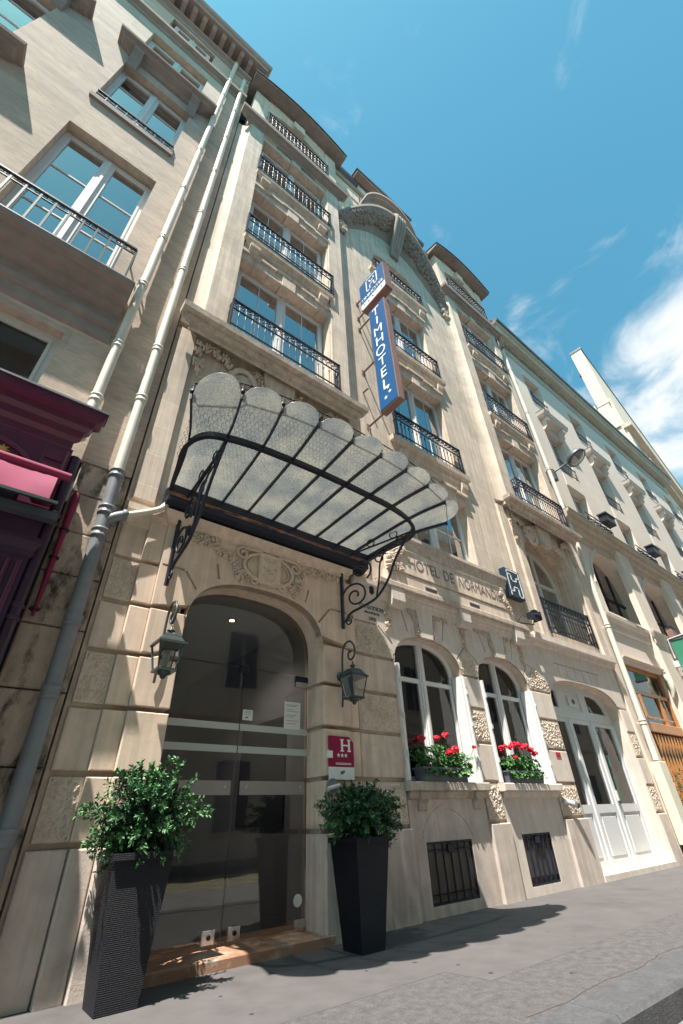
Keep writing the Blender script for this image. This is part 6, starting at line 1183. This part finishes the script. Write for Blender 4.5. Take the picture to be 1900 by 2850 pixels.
for i, a in enumerate(wx):
    for (z0, z1) in ((8.7, 10.06), (10.75, 12.73), (14.30, 15.96)):
        room(RH, a-0.02, a+1.30, z0, z1+0.05, 0.5, 1.0); win(RH, a, a+1.28, z0, z1, 0.24, 2, 1, 0.05, 'dullwhite', curtain='curtain' if z0 < 14 else None)
    sl_ = RH.put(mould_ret(MB(), a+0.10, a+1.24, [(0.0, 13.10), (0.04, 13.14), (0.24, 13.22), (0.30, 13.30), (0.33, 13.44)], 0.0), 'window_slab', 'rightwall'); RH.put(mould_ret(MB(), a+0.10, a+1.24, [(0.30, 13.441), (0.335, 13.445), (0.335, 13.465)], 0.0), 'slab_lead', 'zinc', sl_)
    for xx in (a-0.02, a+1.10): RH.put(MB().prism([(0, 12.72), (0, 13.12), (-0.27, 13.22), (-0.27, 13.05), (-0.18, 12.98), (-0.18, 12.84), (-0.06, 12.72)], lambda u, w_, d: (d, u, w_), xx, xx+0.18), 'slab_bracket', 'rightwall', sl_)
    for (z0, hh, yy) in ((10.75, 0.5, -0.03), (14.30, 0.42, -0.03)):
        mbr = MB().box(a, a+1.28, yy-0.015, yy+0.015, z0+hh-0.025, z0+hh).box(a, a+1.28, yy-0.01, yy+0.01, z0+0.03, z0+0.05)
        for q in range(12): mbr.box(a+0.05+q*0.107, a+0.062+q*0.107, yy-0.007, yy+0.007, z0, z0+hh)
        RH.put(mbr, 'railing', 'iron')
    RH.box('spandrel_panel', 'rightwall', a+0.04, a+1.24, -0.02, 0.02, 10.12, 10.70, c=0.01)
    mbr = MB().box(a-0.3, a+1.45, -0.31, -0.285, 8.66, 8.69)
    for q in range(9): mbr.tube([(p, -0.30, z_) for p, z_ in spiral((a-0.2+q*0.19, 8.48), 0.13, 0.03, 90 if q % 2 else 270, 1.4, 12)], 0.014, 4, cap=False)
    RH.put(mbr, 'railing', 'iron')
    if i < 4:
        fb = thing('balcony_trough', (a+0.6, -0.45, 8.6), ['dark flower trough hung on the scroll railing nearest the cream drainpipe', 'dark flower trough on the second scroll railing from the cream drainpipe', 'dark flower trough on the third scroll railing from the cream drainpipe', 'dark flower trough on the fourth scroll railing from the cream drainpipe'][i], 'flower trough', 'troughs on the pale house balconies'); fq = At(fb); fq.box('trough', 'iron', a+0.62, a+1.28, -0.56, -0.32, 8.60, 8.86, c=0.02); fq.box('rim', 'zinc', a+0.58, a+1.32, -0.60, -0.30, 8.862, 8.90)
    bw = basket(a-0.02, a+1.30, 12.45, 0.28, 12.4, 2)
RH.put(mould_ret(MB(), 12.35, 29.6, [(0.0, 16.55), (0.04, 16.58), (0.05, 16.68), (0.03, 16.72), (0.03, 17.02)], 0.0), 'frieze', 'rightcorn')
nd = 118
dme = mesh_of(MB().box(0, 0.075, -0.13, -0.03, 17.03, 17.15), 'dentil')
for q in range(nd): inst('dentil', dme, 'rightcorn', RH.r, (0, 0, 0)).matrix_parent_inverse = Matrix.Translation(-RH.d) @ Matrix.Translation((12.40+q*0.145, 0, 0))
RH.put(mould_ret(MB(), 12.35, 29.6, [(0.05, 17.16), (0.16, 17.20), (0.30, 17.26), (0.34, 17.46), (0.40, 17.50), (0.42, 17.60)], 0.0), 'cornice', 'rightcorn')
RH.put(moulding(MB(), 12.0, 30.0, [(0.40, 17.605), (0.47, 17.64), (0.48, 17.78), (0.40, 17.85)], 0.0), 'gutter', 'zinc')
RH.put(MB().add([(12.0, -0.3, 17.8), (30.0, -0.3, 17.8), (30.0, 2.5, 20.4), (12.0, 2.5, 20.4)], [(0,1,2,3)]).add([(12.0, -0.3, 17.8), (12.0, 2.5, 20.4), (12.0, 6, 17.8)], [(0,1,2)]).add([(30.0, -0.3, 17.8), (30.0, 2.5, 20.4), (30.0, 6, 17.8)], [(2,1,0)]), 'roof', 'slate')
RH.box('end_wall', 'rightwall', 12.0, 12.02, 0.8, 6, 0, 17.8); RH.box('end_wall', 'rightwall', 29.98, 30.0, 0.8, 6, 0, 17.8)
hop = thing('pipe_hopper', (12.25, -0.2, 17.0), 'bulbous cream rainwater hopper at the top of the drainpipe by the pale house', 'hopper'); q_ = At(hop); q_.put(MB().lathe([(0.07, 0), (0.13, 0.12), (0.16, 0.30), (0.17, 0.34), (0.12, 0.36)], (12.28, -0.16, 16.95), 10), 'bowl', 'creampipe'); q_.put(MB().tube([(12.28, -0.16, 17.25), (12.2, -0.2, 16.2), (12.1, -0.30, 17.75)], 0.07, 8), 'swan_neck', 'creampipe'); q_.put(MB().box(12.0, 12.22, -0.32, -0.10, 17.55, 17.72), 'joint_box', 'white')
# wooden restaurant front in the first shop bay
wf = thing('wooden_shopfront', (13.9, 0.15, 0), 'honey varnished wooden shopfront with slats and big panes beside the drainpipe', 'shopfront'); q_ = At(wf); yw = 0.14
q_.box('transom_bar', 'wood', 12.76, 15.09, yw-0.05, yw+0.04, 3.27, 3.36, c=0.01); q_.box('sill_bar', 'wood', 12.76, 15.09, yw-0.07, yw+0.05, 2.40, 2.62, c=0.015); q_.box('frame_post', 'wood', 14.30, 14.42, yw-0.05, yw+0.04, 2.62, 3.27); q_.box('frame_post', 'wood', 14.98, 15.09, yw-0.05, yw+0.04, 0.1, 3.9); q_.box('frame_post', 'wood', 12.755, 12.84, yw-0.05, yw+0.04, 0.1, 2.4); q_.box('head_bar', 'wood', 12.76, 15.09, yw-0.03, yw+0.03, 3.86, 3.97)
for k in range(11): q_.box('slat', 'wood', 12.92+k*0.19, 13.01+k*0.19, yw-0.05, yw+0.02, 0.25, 2.36, c=0.01)
q_.box('slat_backing', 'redcloth', 12.84, 15.0, yw+0.05, yw+0.06, 0.1, 2.4); q_.box('bottom_rail', 'wood', 12.76, 15.09, yw-0.05, yw+0.04, 0.1, 0.25)
q_.box('pane', 'clear', 12.76, 14.30, yw, yw+0.008, 2.62, 3.27); q_.box('pane', 'clear', 14.42, 14.98, yw, yw+0.008, 2.62, 3.27); q_.box('pane', 'clear', 12.76, 15.0, yw, yw+0.008, 3.36, 3.86)
q_.put(MB().box(12.80, 14.28, yw-0.20, yw-0.16, 2.66, 2.70).box(12.80, 12.86, yw-0.18, yw-0.14, 2.66, 3.2), 'open_sash', 'wood')
for a in (12.75, 16.35, 19.95): room(RH, a-0.05, a+2.4, 0.0, 4.0, 0.42, 2.0)
pr = thing('furled_umbrella', (13.9, 0.6, 2.5), 'dark red furled cloth seen through the wooden shopfront panes', 'parasol'); q2 = At(pr); q2.put(MB().lathe([(0.50, 0), (0.42, 0.25), (0.20, 0.62), (0.03, 0.85)], (13.7, 0.75, 2.75), 9), 'cloth', 'redcloth'); q2.put(MB().tube([(13.7, 0.75, 0.1), (13.7, 0.75, 3.6)], 0.03, 7), 'pole', 'iron')
gs = thing('green_sign', (16.0, -0.2, 4.4), 'green panel sign hung on a white bracket from the pale house pier', 'sign'); q_ = At(gs); q_.box('panel', 'greensign', 16.0, 16.14, -0.75, -0.30, 4.15, 5.0); q_.box('top_cap', 'ink', 15.98, 16.16, -0.78, -0.26, 5.0, 5.07); q_.box('bottom_cap', 'ink', 15.98, 16.16, -0.78, -0.26, 4.09, 4.15); q_.put(MB().tube([(15.98, -0.24, 4.5), (15.98, -0.27, 5.05), (15.98, -0.80, 5.10)], 0.022, 6), 'bracket', 'dullwhite'); q_.box('bracket_foot', 'dullwhite', 15.93, 16.05, -0.29, -0.16, 4.25, 4.42)
ev = thing('alarm_box', (16.4, -0.25, 5.4), 'rust red alarm box above the green panel sign', 'alarm'); q_ = At(ev); q_.box('casing', 'rust' if False else 'signbrown', 16.15, 16.45, -0.44, -0.27, 5.12, 5.42, c=0.01); q_.box('lid', 'iron', 16.13, 16.47, -0.46, -0.27, 5.421, 5.45)
# ivy by the wooden shopfront
ivy = thing('climbing_shrub', (13.3, -0.1, 0), 'glossy evergreen shrub with coppery leaves before the wooden slats', 'shrub'); q_ = At(ivy); r_ = random.Random(3); lv = MB(); lv2 = MB(); st = MB()
for k in range(60):
    bx_ = r_.uniform(12.55, 14.2); tp = Vector((bx_+r_.uniform(-.2, .2), -0.10+r_.uniform(-.2, .15), r_.uniform(0.5, 1.62))); st.tube([(13.0+(bx_-13)*0.5, -0.06, 0.0), (bx_, -0.08, tp.z*0.5), tuple(tp)], 0.006, 3)
    for q in range(60):
        t_ = r_.random(); p = Vector((13.0+(bx_-13)*(0.5+0.5*t_), -0.06, 0)).lerp(tp, t_)+Vector((r_.gauss(0, .10), r_.gauss(0, .08), r_.gauss(0, .08))); p.z = max(0.08, p.z); L_ = r_.uniform(0.03, 0.06); nrm = Vector((r_.uniform(-1, .6), r_.uniform(-1, .3), r_.uniform(-.2, 1))).normalized(); a = nrm.orthogonal().normalized(); b_ = nrm.cross(a); ang = r_.uniform(0, 6.28); a, b_ = a*math.cos(ang)+b_*math.sin(ang), b_*math.cos(ang)-a*math.sin(ang)
        (lv if r_.random() < 0.85 else lv2).add([p, p+a*L_*0.5+b_*L_*0.28, p+a*L_, p+a*L_*0.5-b_*L_*0.28], [(0,1,2,3)])
o_ = q_.put(lv, 'foliage', 'leafc'); o_['kind'] = 'stuff'; o_ = q_.put(lv2, 'foliage', 'wood'); o_['kind'] = 'stuff'; q_.put(st, 'stems', 'twig')
pot = thing('shrub_trough', (13.3, -0.12, 0), 'dark trough at the foot of the glossy evergreen shrub', 'planter'); q_ = At(pot); q_.box('trough', 'ink', 12.5, 14.3, -0.30, 0.05, 0.0, 0.32, c=0.02); q_.box('trough_rim', 'ink', 12.47, 14.33, -0.33, 0.08, 0.321, 0.36)
# street lamp on the wall
lp = thing('street_lamp', (12.6, -0.02, 10.0), 'round glass street lamp on a slanting arm fixed by the drainpipe', 'street lamp'); q_ = At(lp)
q_.box('wall_plate', 'zinc', 12.30, 12.50, -0.24, -0.001, 9.55, 9.95); q_.put(MB().tube(smooth_curve([Vector((12.40, -0.20, 9.85)), Vector((12.55, -0.45, 10.0)), Vector((12.62, -0.72, 10.10))], 5), 0.028, 7), 'arm', 'zinc')
ax = Vector((0.10, -0.45, -0.80)).normalized(); c_ = Vector((12.68, -0.92, 10.12))
def disc(prof, m, name, par=None):
    u_ = ax.orthogonal().normalized(); w_ = ax.cross(u_); v = []
    for (r2, h2) in prof:
        for j in range(20): th = 2*math.pi*j/20; v.append(c_+ax*h2+(u_*math.cos(th)+w_*math.sin(th))*r2)
    k = len(prof); return q_.put(MB().add(v, [(i*20+j, i*20+(j+1) % 20, (i+1)*20+(j+1) % 20, (i+1)*20+j) for i in range(k-1) for j in range(20)]+[tuple(range(20)), tuple(range((k-1)*20, k*20))], True), name, m, par)
disc([(0.06, -0.26), (0.14, -0.24), (0.26, -0.14), (0.31, -0.04), (0.32, 0.0), (0.32, 0.05), (0.29, 0.055)], 'zinc', 'housing'); disc([(0.285, 0.02), (0.27, 0.06), (0.15, 0.10), (0.03, 0.115)], 'lens', 'lens')

# ------------------------------------------------------------------ farther houses
fh = thing('far_house', (38, 4, 0), 'tall cream house end rising above the pale house roof', 'building'); FH = At(fh)
def rotp(x, y):   # this front is turned five degrees off the street line
    a = R(5); dx, dy = x-30, y-0.42; return (30+dx*math.cos(a)-dy*math.sin(a), 0.42+dx*math.sin(a)+dy*math.cos(a))
def fbox(name, m, x0, x1, y0, y1, z0, z1, parent=None):
    P4 = [rotp(x0, y0), rotp(x1, y0), rotp(x1, y1), rotp(x0, y1)]; return FH.put(MB().add([(p[0], p[1], z0) for p in P4]+[(p[0], p[1], z1) for p in P4], [(0,3,2,1),(4,5,6,7),(0,1,5,4),(1,2,6,5),(2,3,7,6),(3,0,4,7)]), name, m, parent)
fbox('party_wall', 'farwall', 30.0, 60, 0.42, 1.24, 25.6, 31.9); fbox('coping', 'zinc', 29.95, 60, 0.36, 1.27, 31.9, 32.1)
fbox('wall', 'farwall', 30.35, 60, 0.30, 9, 0.0, 26.2); fbox('parapet_step', 'farwall', 30.0, 30.5, 0.5, 1.3, 23.2, 25.5); fbox('parapet_step', 'farwall', 30.1, 30.6, 0.45, 1.5, 21.5, 23.1)
fbox('cornice', 'rightcorn', 30.2, 60, -0.10, 0.5, 23.0, 23.4); fbox('cornice', 'rightcorn', 30.2, 60, -0.05, 0.5, 19.6, 19.9); fbox('flue', 'iron', 29.9, 30.1, 1.22, 1.34, 29.2, 29.5)
for k in range(7):
    for zz in (9.0, 12.4, 16.2, 20.4): fw_ = fbox('window', 'dullwhite', 31.2+k*3.2, 32.5+k*3.2, 0.24, 0.31, zz, zz+2.0); fbox('pane', 'glass', 31.3+k*3.2, 32.4+k*3.2, 0.22, 0.238, zz+0.1, zz+1.9, fw_)
op_ = thing('opposite_house', (8, -11.5, 0), 'stone house across the street seen only in the glass reflections', 'building'); OP = At(op_)
OP.box('wall', 'opp', -16, 36, -18, -11.0, -0.2, 17.5); OP.box('cornice', 'opp', -16, 36, -11.0, -10.6, 15.9, 16.2); OP.box('cornice', 'opp', -16, 36, -11.0, -10.8, 4.0, 4.3)
for k in range(16):
    for zz in (0.6, 5.0, 8.2, 11.2, 13.6):
        a = -14.5+k*3.1; fw_ = OP.box('window', 'dullwhite', a, a+1.4, -11.0, -10.95, zz, zz+2.2); OP.put(MB().box(a+0.1, a+0.66, -10.949, -10.94, zz+0.1, zz+2.1), 'pane', 'boxgrey', fw_); OP.put(MB().box(a+0.74, a+1.3, -10.949, -10.94, zz+0.1, zz+2.1), 'pane', 'boxgrey', fw_)

# the lit lobby downlight really lights the floor below it
pl_ = bpy.data.lights.new('downlight_lamp', 'SPOT'); pl_.energy = 16; pl_.color = (1.0, 0.86, 0.70); pl_.spot_size = R(130); pl_.spot_blend = 0.6; pl_.shadow_soft_size = 0.04
po_ = bpy.data.objects.new('downlight_lamp', pl_); col.objects.link(po_); po_.parent = dl; po_.location = (0, 0, -0.03)
